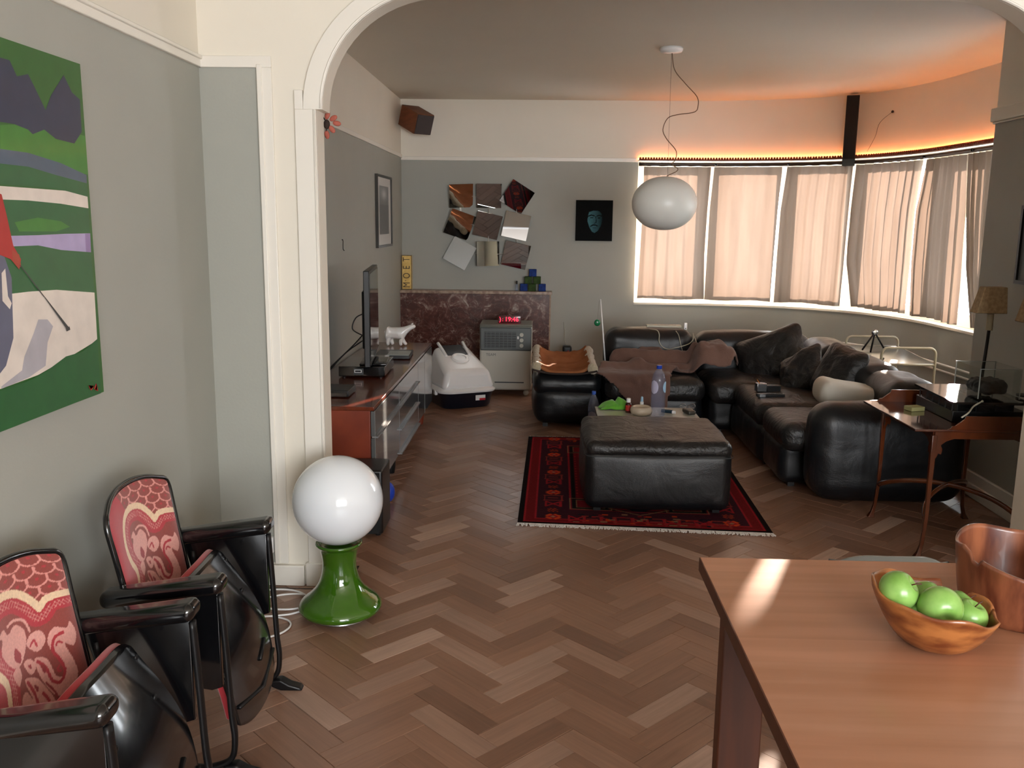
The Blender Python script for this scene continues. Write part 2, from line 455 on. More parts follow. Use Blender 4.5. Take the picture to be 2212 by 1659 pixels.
for i, (x, y, kind) in enumerate(blocks):
    ang = pi / 4 if kind == 0 else 3 * pi / 4
    t = min(1, max(0, R.gauss(0.48 if kind else 0.6, 0.17)))
    if R.random() < 0.05: t = min(1, t + 0.25)
    z = R.uniform(-0.0006, 0.0006)
    if i in chosen:
        o = bpy.data.objects.new('floor_block', pm); C.objects.link(o); o.parent = fl
        o.location = (x, y, z); o.rotation_euler = (0, 0, ang); o.color = (t, float(kind), 0, 1)
    else:
        rest.M = Matrix.Translation((x, y, z)) @ Matrix.Rotation(ang, 4, 'Z')
        rest.add(bv_, bf_); tones += [(t, float(kind), 0, 1)] * len(bv_)
ro = rest.build('floor_blocks', M_floor, fl); add_tone(ro.data, tones); ro.color = (0, 0, 0, 1); ro['kind'] = 'stuff'
tl = MB()
M_inlay = mat('dark_inlay', '2c1a12', 0.5)
tl.box(XL, -0.90, 3.655, 3.664, -0.001, 0.0012)
tl.box(-0.835, -0.826, 3.74, 3.93, -0.001, 0.0012); tl.box(-0.90, -0.826, 3.925, 3.934, -0.001, 0.0012)
struct(tl.build('trim_1', M_inlay))

# ---- bay curve
bay_pts = [(.93, YB), (1.44, 8.94), (1.99, 8.865), (2.55, 8.64), (2.95, 8.25), (3.16, 7.7), (3.23, 7.1), (3.26, 6.5), (3.27, YR)]
bay = [Vector((p.x, p.y)) for p in spline([(a, b, 0) for a, b in bay_pts], 10)]
cum = [0.0]
for a, b in zip(bay[:-1], bay[1:]): cum.append(cum[-1] + (b - a).length)
BL = cum[-1]
def bay_at(s, off=0.0):      # off > 0 is outwards
    s = max(0.0, min(BL, s))
    for i in range(len(cum) - 1):
        if s <= cum[i + 1] + 1e-9:
            t = (s - cum[i]) / (cum[i + 1] - cum[i]); p = bay[i].lerp(bay[i + 1], t); break
    i0 = max(0, i - 1); i1 = min(len(bay) - 1, i + 2)
    d = (bay[i1] - bay[i0]).normalized(); n = Vector((-d.y, d.x))
    return p + n * off
def s_at(px, z, off=0.0):
    best = None; last = None
    for k in range(241):
        s = BL * k / 240; p = bay_at(s, off); x = proj((p.x, p.y, z))[0]
        if last is not None and (last[1] - px) * (x - px) <= 0:
            return last[0] + (s - last[0]) * (px - last[1]) / (x - last[1] + 1e-9)
        if last is not None and x < last[1] - 0.5: return last[0]
        last = (s, x)
    return BL
def band(mb, s0, s1, o0, o1, z0, z1, n=None):
    n = n or max(2, int((s1 - s0) / 0.08)); vs = []
    for i in range(n + 1):
        s = s0 + (s1 - s0) * i / n; a = bay_at(s, o0); b = bay_at(s, o1)
        vs += [(a.x, a.y, z0), (b.x, b.y, z0), (b.x, b.y, z1), (a.x, a.y, z1)]
    fs = []
    for i in range(n):
        q = i * 4
        for j in range(4): fs.append((q + j, q + 4 + j, q + 4 + (j + 1) % 4, q + (j + 1) % 4))
    fs += [(0, 1, 2, 3), (4 * n + 3, 4 * n + 2, 4 * n + 1, 4 * n)]
    mb.add(vs, fs); return mb
ZS, ZT = 0.81, 2.17
OUT = 0.26
struct(band(MB(), 0, BL, 0, OUT, 0, ZS - 0.02).build('wall_bay', M_grey, smooth=True, auto=0.6))
struct(band(MB(), 0, BL, 0, OUT, ZT, ZC).build('wall_bay_upper', M_white, smooth=True, auto=0.6))
struct(band(MB(), 0, BL, -0.012, OUT, ZS - 0.02, ZS).build('trim_2', M_white, smooth=True, auto=0.6))     # window sill
# walls
mb = MB().box(XL, .93, YB, YB + 0.2, 0, ZR - 0.02); struct(mb.build('wall_back', M_grey))
mb = MB().box(XL, .93, YB, YB + 0.2, ZR - 0.02, ZC); struct(mb.build('wall_back_upper', M_white))
mb = MB().box(XL, .93, YB - 0.012, YB, ZR - 0.02, ZR + 0.018); struct(mb.build('trim_3', M_trim, bevel=0.004))
mb = MB().box(XL - 0.2, XL, RY - 0.2, YB + 0.2, 0, ZR); struct(mb.build('wall_left', M_grey))
mb = MB().box(XL - 0.2, XL, RY - 0.2, YB + 0.2, ZR, ZC); struct(mb.build('wall_left_upper', M_white))
mb = MB().box(XL, XL + 0.012, RY, YA, ZR, ZR + 0.045); mb.box(XL, XL + 0.02, RY, YA, ZR + 0.03, ZR + 0.045)
struct(mb.build('trim_4', M_trim, bevel=0.003))
mb = MB().box(XL, XL + 0.012, YA + AT, YB - 0.012, ZR, ZR + 0.035); struct(mb.build('trim_5', M_trim, bevel=0.003))
# right wall with its return into the bay
mb = MB().box(XR, XR + 0.25, YA + AT, YR, 0, ZR); mb.box(XR + 0.25, 3.6, YR - 0.1, YR, 0, ZR); struct(mb.build('wall_right', M_grey))
mb = MB().box(XR, XR + 0.25, YA + AT, YR, ZR, ZC); mb.box(XR + 0.25, 3.6, YR - 0.1, YR, ZR, ZC); struct(mb.build('wall_right_upper', M_white))
mb = MB().box(XR - 0.03, XR, YA + AT, YR + 0.008, ZR, ZR + 0.075); mb.box(XR - 0.018, XR, YA + AT, YR + 0.004, ZR - 0.012, ZR)
struct(mb.build('trim_6', M_white, bevel=0.008))
mb = MB().box(XR - 0.02, XR, YA + AT, YR, 0, 0.15); mb.box(XR - 0.03, XR, YA + AT, YR, 0, 0.085)
struct(mb.build('baseboard_right', M_trim, bevel=0.006))
mb = MB().box(XL, XL + 0.018, RY, YA, 0, 0.10); struct(mb.build('baseboard_left', M_trim, bevel=0.004))
mb = MB().box(XL, .93, YB - 0.015, YB, 0, 0.08); struct(mb.build('baseboard_back', M_trim, bevel=0.004))
# ceiling
struct(MB().box(-1.6, 4.6, RY - 0.2, 9.3, ZC, ZC + 0.15).build('ceiling', M_ceil))
# arch wall
JL, JR, ZSP = -0.914, 2.085, 2.03
AL, AR, EA, EB = -0.888, 2.06, 0.47, 0.45
def arch_curve(ax0, ax1, a, b, zs, n=16):
    pts = [(ax0, 0.0)] if False else []
    for i in range(n + 1):
        t = pi - (pi / 2) * i / n
        pts.append((ax0 + a + a * math.cos(t), zs + b * math.sin(t)))
    for i in range(n + 1):
        t = pi / 2 - (pi / 2) * i / n
        pts.append((ax1 - a + a * math.cos(t), zs + b * math.sin(t)))
    return pts
arc = arch_curve(AL, AR, EA, EB, ZSP)
XE = 4.4
def arch_strip(mb, xs_in, outer, y0, y1):      # solid between the two matched xz polylines
    n = len(xs_in); vs = []
    for (x, z), (X, Z) in zip(xs_in, outer): vs += [(x, y0, z), (x, y1, z), (X, y1, Z), (X, y0, Z)]
    fs = []
    for i in range(n - 1):
        q = i * 4
        for j in range(4): fs.append((q + j, q + (j + 1) % 4, q + 4 + (j + 1) % 4, q + 4 + j))
    fs += [(3, 2, 1, 0), (4 * n - 4, 4 * n - 3, 4 * n - 2, 4 * n - 1)]
    mb.add(vs, fs); return mb
mb = MB()
arch_strip(mb, arc, [(x, ZC) for x, z in arc], YA, YA + AT)
mb.box(XL, JL, YA, YA + AT, 0, ZC); mb.box(JL, AL, YA, YA + AT, ZSP, ZC)
mb.box(JR, XE, YA, YA + AT, 0, ZC); mb.box(AR, JR, YA, YA + AT, ZSP, ZC)
struct(mb.build('wall_arch', M_white, smooth=True, auto=0.5))
mb = MB().box(XL, -1.135, YA - 0.002, YA, 0.10, ZR); struct(mb.build('wall_arch_panel', M_grey))
# frame of the grey panel: head and upright (two-step moulding)
mb = MB(); mb.box(XL, -1.09, YA - 0.014, YA, ZR, ZR + 0.045); mb.box(-1.135, -1.09, YA - 0.0139, YA, 0.10, ZR)
mb.box(-1.148, -1.128, YA - 0.022, YA - 0.002, 0.10, ZR + 0.012)
struct(mb.build('trim_7', M_trim, bevel=0.003))
# arch casing
mb = MB()
mb.box(-1.0, JL, YA - 0.018, YA, 0.10, ZSP); mb.box(-1.0, AL - 0.078, YA - 0.018, YA, ZSP, 2.105)
mb.box(JR, JR + 0.086, YA - 0.018, YA, 0.10, ZSP); mb.box(AR + 0.078, JR + 0.086, YA - 0.018, YA, ZSP, 2.105)
outb = arch_curve(AL - 0.078, AR + 0.078, EA + 0.078, EB + 0.07, ZSP)
outb = [(x, z) for x, z in outb]
m_in = arc; 
arch_strip(mb, m_in, outb, YA - 0.018, YA)
struct(mb.build('trim_8', M_trim, smooth=False, bevel=0.002))
mb = MB(); e = 0.006   # bead running along the opening edge
mb.tube([(JL - 0.008, YA - 0.018, 0.1), (JL - 0.008, YA - 0.018, ZSP)], 0.005, 6)
mb.tube([(x - (0.006 if x < 0.5 else -0.006), YA - 0.018, z + 0.004) for x, z in arc], 0.005, 6)
struct(mb.build('trim_9', M_trim, smooth=True))
mb = MB(); mb.box(XL, -1.02, YA - 0.024, YA, 0, 0.094); mb.box(-1.012, JL + 0.003, YA - 0.026, YA, 0, 0.108); mb.box(JR - 0.003, JR + 0.1, YA - 0.026, YA, 0, 0.108)
mb.box(JR + 0.11, XE, YA - 0.024, YA, 0, 0.094)
struct(mb.build('baseboard_arch', M_trim, bevel=0.004))
# dining side: far right wall and the rear wall with the window that lights this room
mb = MB().box(XE, XE + 0.2, RY - 0.2, YA + AT, 0, ZC); struct(mb.build('wall_far_right', M_white))
mb = MB(); mb.box(XL, FW[0], RY - 0.2, RY, 0, ZC); mb.box(FW[1], XE, RY - 0.2, RY, 0, ZC)
mb.box(FW[0], FW[1], RY - 0.2, RY, 0, FW[2]); mb.box(FW[0], FW[1], RY - 0.2, RY, FW[3], ZC)
struct(mb.build('wall_rear', M_white))
wn = bpy.data.objects.new('window_7', None); C.objects.link(wn); wn['kind'] = 'structure'
mb = MB()
for x in (FW[0], (FW[0] + FW[1]) / 2 - 0.03, FW[1] - 0.06): mb.box(x, x + 0.06, RY - 0.12, RY - 0.06, FW[2], FW[3])
mb.box(FW[0], FW[1], RY - 0.12, RY - 0.06, FW[2], FW[2] + 0.06); mb.box(FW[0], FW[1], RY - 0.12, RY - 0.06, FW[3] - 0.06, FW[3])
mb.build('frame', M_trim, wn)

# ---- bay windows
GO = 0.13    # glazing offset outwards
bpx = [1372, 1535, 1700, 1848, 2030, 2140, 2230]
bs = [s_at(p, 1.45, GO) if i < 6 else None for i, p in enumerate(bpx)]
bs[0] = 0.0; bs[6] = min(BL, bs[5] + (bs[5] - bs[4]) * 1.1)
M_frame = mat('white_window_frame', 'e8e4dc', 0.4)
def wp(s, off, z): p = bay_at(s, off); return Vector((p.x, p.y, z))
for i in range(6):
    s0, s1 = bs[i], bs[i + 1]
    A, B = wp(s0, GO, 0).xy, wp(s1, GO, 0).xy
    d = (B - A).normalized(); n = Vector((-d.y, d.x)); Lw = (B - A).length
    win = bpy.data.objects.new('window_%d' % (i + 1), None); C.objects.link(win); win['kind'] = 'structure'
    win.location = (A.x, A.y, ZS); win.rotation_euler = (0, 0, math.atan2(d.y, d.x))
    H2 = ZT - ZS; st = 0.092
    f = MB(); f.box(0, st, -0.03, 0.03, 0, H2); f.box(Lw - st, Lw, -0.03, 0.03, 0, H2)
    f.box(st, Lw - st, -0.03, 0.03, 0, 0.105); f.box(st, Lw - st, -0.03, 0.03, H2 - 0.08, H2)
    f.build('frame', M_frame, win, bevel=0.004)
    MB().box(st, Lw - st, -0.003, 0.003, 0.105, H2 - 0.08).build('pane', M_glassy, win)
mb = MB(); band(mb, bs[6], BL, 0.02, OUT, ZS, ZT); struct(mb.build('wall_bay_pier', M_grey))
struct(MB().box(.90, .932, YB + 0.001, YB + 0.2, ZS, ZT).build('trim_10', M_white))

# ---- curtains
CO = -0.055
ys_ = [350, 450, 550, 650]
edges = [([1391, 1388, 1382, 1376], [1536, 1528, 1521, 1520]),
         ([1543, 1533, 1527, 1521], [1690, 1680, 1671, 1663]),
         ([1701, 1686, 1678, 1671], [1842, 1832, 1822, 1812]),
         ([1850, 1838, 1828, 1838], [1989, 1972, 1962, 1951]),
         ([2002, 1977, 1967, 1964], [2089, 2085, 2075, 2064]),
         ([2092, 2087, 2086, 2098], None)]
zlev = [2.12, 1.72, 1.28, 0.86]
M_curt = cloth_mat('linen_voile', 'c9bcab', 'dabfae', 0.038)
lab = ['pale linen curtain panel beside the back wall, behind the white pendant globe',
       'wide pale linen curtain panel directly right of the hanging white globe',
       'pale linen curtain panel left of the tall black wall speaker',
       'pale linen curtain panel immediately right of the tall black wall speaker',
       'narrow pleated linen curtain panel, second from the right wall',
       'last linen curtain panel, tucked against the grey right wall']
ZH, ZB = 2.125, 0.852
for ci, (le, re) in enumerate(edges):
    sl = [s_at(x, z, CO) for x, z in zip(le, zlev)]
    sr = [s_at(x, z, CO) for x, z in zip(re, zlev)] if re else [min(BL, sl[0] + 0.6)] * 4
    amp = [0.010, 0.006, 0.012, 0.02, 0.02, 0.022][ci]; wl = [0.13, 0.16, 0.12, 0.10, 0.09, 0.08][ci]
    nu, nv = 70, 26; vs = []; ph = R.uniform(0, 6); 
    for j in range(nv + 1):
        z = ZH + (ZB - ZH) * j / nv
        zr = [-q for q in zlev]; a = lerp_tab(-z, zr, sl); b = lerp_tab(-z, zr, sr)
        for i in range(nu + 1):
            t = i / nu; s = a + (b - a) * t
            ss = sl[0] + (sr[0] - sl[0]) * t
            o = CO + amp * math.sin(ss * 2 * pi / wl + ph + 0.6 * math.sin(ss * 9)) + 0.3 * amp * math.sin(ss * 2 * pi / wl * 2.3 + 1 + z) + 0.004 * fbm((ss * 3, z * 1.5, ci * 7))
            p = bay_at(s, o); vs.append((p.x, p.y, z + 0.006 * math.sin(ss * 11 + ci) * (j / nv)))
    fs = [(j * (nu + 1) + i, j * (nu + 1) + i + 1, (j + 1) * (nu + 1) + i + 1, (j + 1) * (nu + 1) + i) for j in range(nv) for i in range(nu)]
    o = MB().add(vs, fs).build('curtain', M_curt, smooth=True)
    tag(o, lab[ci], 'curtain', 'linen curtain panels across the bay window')
# rod, pelmet and beaded edge with the rope light
M_rod = mat('dark_curtain_rail', '3a2a1c', 0.35)
ROD = thing('curtain_rail', 'long curved dark curtain rail under the beaded shelf along the bay', 'curtain rail', (0.93, 8.9, 2.13))
def rel(o, loc): o.location = Vector((0, 0, 0)) - Vector(loc); return o
pts = [wp(BL * i / 90, -0.06, 2.148) for i in range(91)]
rel(MB().tube(pts, 0.018, 8).build('rail', M_rod, ROD, smooth=True), ROD.location)
for s in [bs[i] for i in range(1, 6)]:
    b = MB(); p = wp(s, 0, 2.148); q = wp(s, -0.085, 2.148)
    b.tube([p, q], 0.007, 6); b.ball(q, 0.013, 8, 6); rel(b.build('bracket', M_blackm, ROD, smooth=True), ROD.location)
SH = thing('light_shelf', 'narrow shelf with a red-brown beaded edge hiding an orange rope light', 'shelf', (0.93, 8.9, 2.2))
rel(band(MB(), 0, BL, -0.055, 0.0, 2.178, 2.192).build('shelf_board', M_trim, SH), SH.location)
M_bead = mat('red_brown_bead', '8e3a18', 0.45)
b = MB(); n = int(BL / 0.026)
for i in range(n):
    c = wp(BL * (i + 0.5) / n, -0.052, 2.202); b.ball(c, (0.0125, 0.0125, 0.014), 8, 5)
band(b, 0, BL, -0.056, -0.048, 2.185, 2.2)
o = rel(b.build('beaded_edge', M_bead, SH, smooth=True), SH.location); o['kind'] = 'stuff'
M_led = mat('rope_light', 'ff9030', 0.5, emit='ffa060', estr=13.0)
rel(MB().tube([wp(BL * i / 80, -0.026, 2.2) for i in range(81)], 0.006, 6).build('rope_light', M_led, SH, smooth=True), SH.location)
# ================================================================ LARGE FURNITURE
# ---- dining table
T = thing('dining_table', 'large beech dining table in the right foreground with a wide plank leg', 'table', (0.424, 2.2, 0))
TX, TY = 1.75, 1.55
M_lt = [mat('table_stave_a', 'a37358', 0.28, c2='ae7d62', scale=2.5, stretch=(0.6, 9, 1), coat=0.15),
        mat('table_stave_b', '9a6b4f', 0.28, c2='a5755a', scale=2.5, stretch=(0.6, 9, 1), coat=0.15),
        mat('table_stave_c', 'a87a60', 0.28, c2='9e6f53', scale=2.5, stretch=(0.6, 9, 1), coat=0.15)]
y = 0.0; k = 0
ws = [0.09, 0.12, 0.11, 0.13, 0.10, 0.12, 0.14, 0.11, 0.12, 0.10, 0.13, 0.12, 0.16]
for i, w_ in enumerate(ws):
    MB().box(0, TX, -y - w_, -y, 0.722, 0.75).build('tabletop_plank', M_lt[(i * 2 + i // 3) % 3], T); y += w_
MB().box(-0.003, 0.0, -y, 0.0, 0.715, 0.75).build('edge_strip', M_wleg, T)
MB().box(0.005, TX, -y + 0.01, -0.01, 0.712, 0.722).build('under_board', M_wleg, T)
for (lx, ly) in ((0.006, -0.29), (0.006, -1.45), (TX - 0.12, -0.29), (TX - 0.12, -1.45)):
    MB().box(lx, lx + 0.1, ly, ly + 0.05, 0, 0.712).build('leg', M_wleg, T, bevel=0.004)
    
# ---- chair behind the table (only the top of its back shows)
T = thing('dining_chair', 'grey chair pushed in behind the far edge of the dining table', 'chair', (1.005, 2.52, -0.016))
M_greyp = mat('grey_chair_shell', '8f9a9e', 0.3)
b = MB(); vs = []; nn = 16
for j in range(9):
    z = 0.46 + 0.242 * j / 8
    for i in range(nn + 1):
        t = -1 + 2 * i / nn; wd = 0.185 - 0.02 * (j / 8) ** 2
        vs.append((t * wd, -0.09 + 0.04 * t * t - 0.03 * j / 8 + 0.0, z - (0.05 * t ** 4 if j == 8 else 0)))
b.add(vs, [(j * (nn + 1) + i, j * (nn + 1) + i + 1, (j + 1) * (nn + 1) + i + 1, (j + 1) * (nn + 1) + i) for j in range(8) for i in range(nn)])
b.build('backrest', M_greyp, T, smooth=True, solid=0.012)
MB().rbox((0, 0.1, 0.45), (0.2, 0.2, 0.015), 0.014, 3, 4).build('seat', M_greyp, T, smooth=True)
for lx, ly in ((-0.17, -0.06), (0.17, -0.06), (-0.17, 0.27), (0.17, 0.27)):
    MB().tube([(lx * 1.1, ly + (0.02 if ly > 0 else -0.02), 0), (lx * 0.9, ly, 0.44)], 0.011, 8).build('leg', M_chrome, T, smooth=True)

# ---- folding cinema seats
def raster_fabric():
    nu, nv = 150, 190
    U, V = np.meshgrid(np.linspace(0, 1, nu), np.linspace(0, 1, nv))
    # map (u,v) to the drawing's own coordinates (a 700 x 960 sheet)
    X = 100 + U * 750; Y = 1130 - V * 960
    red, brn, cream, pink, dk = lin('b01c2c'), lin('8c3328'), lin('e8c9a6'), lin('dc8f86'), lin('96151f')
    img = np.ones((nv, nu, 3)) * red
    body = [(290, 870), (310, 720), (250, 560), (235, 440), (290, 350), (400, 300), (520, 325), (600, 400), (655, 480), (720, 430), (900, 430), (900, 1200), (290, 1200)]
    band = spline([(a, b_, 0) for a, b_ in [(270, 880), (315, 720), (262, 600), (238, 470), (290, 350), (400, 302), (520, 325), (600, 395), (648, 470)]], 6)
    band = [(p.x, p.y) for p in band]
    band2 = [(648, 470), (690, 435), (760, 425), (900, 430)]
    inside = in_poly(X, Y, body)
    # scale lattice above the arch
    up = (~inside) & (X > 330 + (Y - 170) * 0.25)
    img[up] = brn
    for r0 in range(-2, 7):
        for c0 in range(-1, 9):
            cx_, cy_ = 380 + c0 * 118 + (r0 % 2) * 59, 120 + r0 * 62
            d = np.hypot((X - cx_) / 62, (Y - cy_) / 44)
            img[up & (np.abs(d - 1) < 0.10) & (Y > cy_ - 12)] = pink
            img[up & (d < 0.18)] = red
    img[inside & (seg_dist(X, Y, band) > 100) & (seg_dist(X, Y, band2) > 90)] = brn
    d = np.minimum(seg_dist(X, Y, band), seg_dist(X, Y, band2))
    hatch = inside & (d > 34) & (d < 72) & (np.minimum(np.abs(((X + Y) / 26) % 1 - 0.5), np.abs(((X - Y) / 26) % 1 - 0.5)) < 0.09)
    img[hatch] = pink * 0.9
    img[d < 21] = cream
    def blob(pts, c): img[in_poly(X, Y, [(p.x, p.y) for p in spline([(a, b_, 0) for a, b_ in pts], 6, True)])] = c
    def line(pts, w0, c, sp=True):
        P = [(p.x, p.y) for p in spline([(a, b_, 0) for a, b_ in pts], 6)] if sp else pts
        img[seg_dist(X, Y, P) < w0] = c
    pk = lin('dd9c92')
    blob([(370, 640), (340, 560), (370, 500), (350, 480), (395, 455), (420, 500), (480, 480), (530, 540), (520, 610), (470, 680), (420, 690)], pk)
    blob([(440, 590), (470, 640), (450, 680), (420, 640)], dk)
    line([(560, 560), (540, 490), (480, 455), (430, 460)], 7, pk)
    blob([(520, 620), (560, 580), (620, 590), (640, 650), (600, 690), (560, 680)], pk); line([(540, 640), (570, 620), (580, 660)], 6, red)
    blob([(380, 700), (430, 690), (440, 740), (400, 780)], pk)
    blob([(470, 700), (520, 700), (545, 760), (500, 780)], pk); blob([(495, 725), (515, 730), (510, 755)], dk)
    # right paisley
    blob([(545, 720), (620, 760), (650, 880), (700, 900), (710, 830), (660, 740), (650, 660), (700, 610), (770, 640), (800, 610), (825, 690), (790, 760), (740, 730), (770, 850), (770, 950), (700, 1010), (620, 980), (560, 850)], pk)
    line([(560, 740), (600, 800), (620, 890), (665, 925), (705, 880), (690, 800), (665, 730), (690, 670), (745, 660)], 9, red)
    line([(680, 870), (665, 850), (680, 835)], 6, red); line([(690, 715), (705, 700), (725, 715)], 6, red)
    blob([(575, 760), (600, 790), (590, 830), (575, 800)], dk)
    # left paisley
    blob([(450, 780), (530, 820), (580, 920), (610, 1010), (600, 1090), (550, 1090), (500, 1010), (450, 960), (430, 1020), (450, 1040), (400, 1030), (370, 940), (400, 850), (440, 840), (470, 900)], pk)
    line([(465, 800), (490, 880), (500, 960), (545, 1010), (570, 980), (545, 920)], 9, red)
    line([(400, 900), (385, 950), (400, 1000)], 6, red)
    blob([(500, 840), (525, 870), (510, 890)], dk)
    line([(620, 1090), (625, 980), (580, 880)], 6, dk)
    return img
fab = raster_fabric()
M_fab = mat('red_damask', 'b01c2c', 0.8, attr='weave', var=0.12, scale=160, bump=0.25, bscale=500, sheen=0.3)
M_redpipe = mat('red_velvet', '9c1a24', 0.8, sheen=0.4)
SW = 0.245                      # half distance between arm centres
def make_seat(loc, rz, label):
    T = thing('cinema_seat', label, 'seat', loc, rz, 'folding cinema seats')
    # local: +x faces the room, y across, origin on the floor under the front posts
    def bw(v):                   # half width of the back
        return 0.205 + 0.018 * v
    def ztop(t): return 0.80 - 0.045 * abs(t) ** 2.4
    def P(t, v, off):            # t -1..1 (across), v 0..1 (up)
        zz = 0.37 + (ztop(t) - 0.37) * v
        if v > 0.9 and abs(t) > 0.85: pass
        wq = bw(v) * (1 - 0.03 * max(0, (v - 0.93) / 0.07) ** 2)
        x = -0.285 - 0.07 * v + 0.045 * t * t - off
        return (x, t * wq, zz)
    nu, nv = 150, 190
    img_grid(nu, nv, lambda u, v: P((1 - 2 * (1 - u)) * 0.955, v * 0.975 + 0.01, -0.012 * (1 - (abs(2 * u - 1)) ** 8) * (1 - abs(2 * v - 1) ** 10) - 0.001), fab, 'upholstery', M_fab, T)
    b = MB(); n1, n2 = 24, 20; vs = []
    for off in (0.0, 0.016):
        for j in range(n2 + 1):
            for i in range(n1 + 1): vs.append(P(-1 + 2 * i / n1, j / n2 * 1.0 + 0.0, off))
    o2 = (n1 + 1) * (n2 + 1); fs = []
    for j in range(n2):
        for i in range(n1):
            a = j * (n1 + 1) + i
            fs.append((a, a + 1, a + n1 + 2, a + n1 + 1)); fs.append((o2 + a, o2 + a + n1 + 1, o2 + a + n1 + 2, o2 + a + 1))
    for i in range(n1):
        fs.append((i, o2 + i, o2 + i + 1, i + 1)); a = n2 * (n1 + 1) + i; fs.append((a, a + 1, o2 + a + 1, o2 + a))
    for j in range(n2):
        a = j * (n1 + 1); fs.append((a, a + n1 + 1, o2 + a + n1 + 1, o2 + a)); a += n1; fs.append((a, o2 + a, o2 + a + n1 + 1, a + n1 + 1))
    b.add(vs, fs); bk = b.build('backrest', M_lacq, T, smooth=True, bevel=0.004)
    rim = MB(); pts = [Vector(P(-1, v, 0.006)) for v in (0.0, .25, .5, .75, .93)] + [Vector(P(t, 1.0, 0.006)) for t in (-0.97, -0.85, -0.6, -0.3, 0, 0.3, 0.6, 0.85, 0.97)] + [Vector(P(1, v, 0.006)) for v in (.93, .75, .5, .25, 0.0)]
    rim.tube(spline(pts, 3), 0.009, 8); rim.build('rim', M_lacq, T, smooth=True)
    # tipped-up seat: curved black board with red cushion behind it
    def S(t, v, off):
        x = -0.115 + 0.16 * (1 - v) - off * 0.93 + 0.035 * math.sin(pi * v); z = 0.085 + 0.465 * v + off * 0.3
        hw = 0.19 + 0.018 * math.sin(pi * min(1, v * 1.1)); x += -0.02 * t * t
        return (x, t * hw, z - 0.035 * abs(t) ** 3 * (2 * v - 1))
    for nm, m_, o_a, o_b in (('seat_board', M_lacq, 0.0, 0.022), ('seat_cushion', M_redpipe, 0.022, 0.048)):
        b = MB(); vs = []
        for off in (o_a, o_b):
            for j in range(17):
                for i in range(17):
                    t = -1 + i / 8; v = j / 16
                    if nm == 'seat_cushion': t *= 0.97; v = 0.02 + v * 0.965
                    vs.append(S(t, v, off))
        fs = []; o2 = 289
        for j in range(16):
            for i in range(16):
                a = j * 17 + i; fs.append((a, a + 1, a + 18, a + 17)); fs.append((o2 + a, o2 + a + 17, o2 + a + 18, o2 + a + 1))
        for i in range(16):
            fs.append((i, o2 + i, o2 + i + 1, i + 1)); a = 272 + i; fs.append((a, a + 1, o2 + a + 1, o2 + a))
            a = i * 17; fs.append((a, a + 17, o2 + a + 17, o2 + a)); a += 16; fs.append((a, o2 + a, o2 + a + 17, a + 17))
        b.add(vs, fs); b.build(nm, m_, T, bevel=0.005)
    for t, v in ((-0.8, 0.93), (0.8, 0.93), (-0.55, 0.72), (0.55, 0.72)):
        p = S(t, v, -0.001); MB().ball(p, (0.004, 0.009, 0.009), 8, 6).build('screw', M_blackm, T, smooth=True)
    b = MB(); p0, p1 = S(0.1, 0.30, -0.003), S(0.52, 0.36, -0.003); b.tube([p0, p1], 0.006, 6); b.build('grip_slot', M_blackm, T, smooth=True)
    b = MB(); b.tube([S(-0.93, 0.16, -0.004), S(0, 0.13, -0.004), S(0.93, 0.16, -0.004)], 0.006, 6); b.build('stop_bar', M_blackm, T, smooth=True)
    for sy in (-1, 1):
        y = sy * SW
        # arm rest: thick rounded wooden arm, rising to the front
        def fn(p, d, y=y):
            x, yy, zz = p; s = (x + 0.15) / 0.3
            zz += 0.045 * s; yy *= 0.85 + 0.25 * s + (0.0)
            return (x, yy, zz)
        MB().rbox((-0.155, y, 0.545), (0.175, 0.038, 0.026), 0.024, 4, 10, fn).build('armrest', M_lacq, T, smooth=True)
        MB().prism([(-0.28, y - 0.009, 0.525), (0.0, y - 0.009, 0.565), (0.0, y - 0.009, 0.28), (-0.03, y - 0.009, 0.27), (-0.22, y - 0.009, 0.30)], (0, 0.018, 0)).build('side_panel', M_lacq, T, bevel=0.003)
        pts = [(0.004, y, 0.56), (0.012, y, 0.40), (0.02, y, 0.20), (0.026, y, 0.12), (0.015, y, 0.055), (-0.03, y, 0.028), (-0.09, y, 0.022), (-0.16, y, 0.05), (-0.20, y, 0.12), (-0.235, y, 0.3), (-0.25, y, 0.5)]
        MB().tube(spline(pts, 5), 0.015, 8, flat=(1, 0.6)).build('leg_frame', M_blackm, T, smooth=True)
        # cast claw foot
        ft = MB()
        A = [(-0.01, 0.035), (0.03, 0.04), (0.06, 0.022), (0.095, 0.012), (0.105, 0.0), (0.03, 0.0), (0.0, 0.012)]
        ft.prism([(x, y - 0.02, z) for x, z in A], (0, 0.04, 0)); ft.build('foot', M_blackm, T, bevel=0.006, seg=3)
    return T
make_seat((-0.895, 2.575, 0), math.radians(1.5), 'red damask folding cinema seat nearest the arch and green lamp')
make_seat((-0.895, 1.915, 0), math.radians(1.5), 'red damask folding cinema seat in the bottom left corner, cut by the frame')

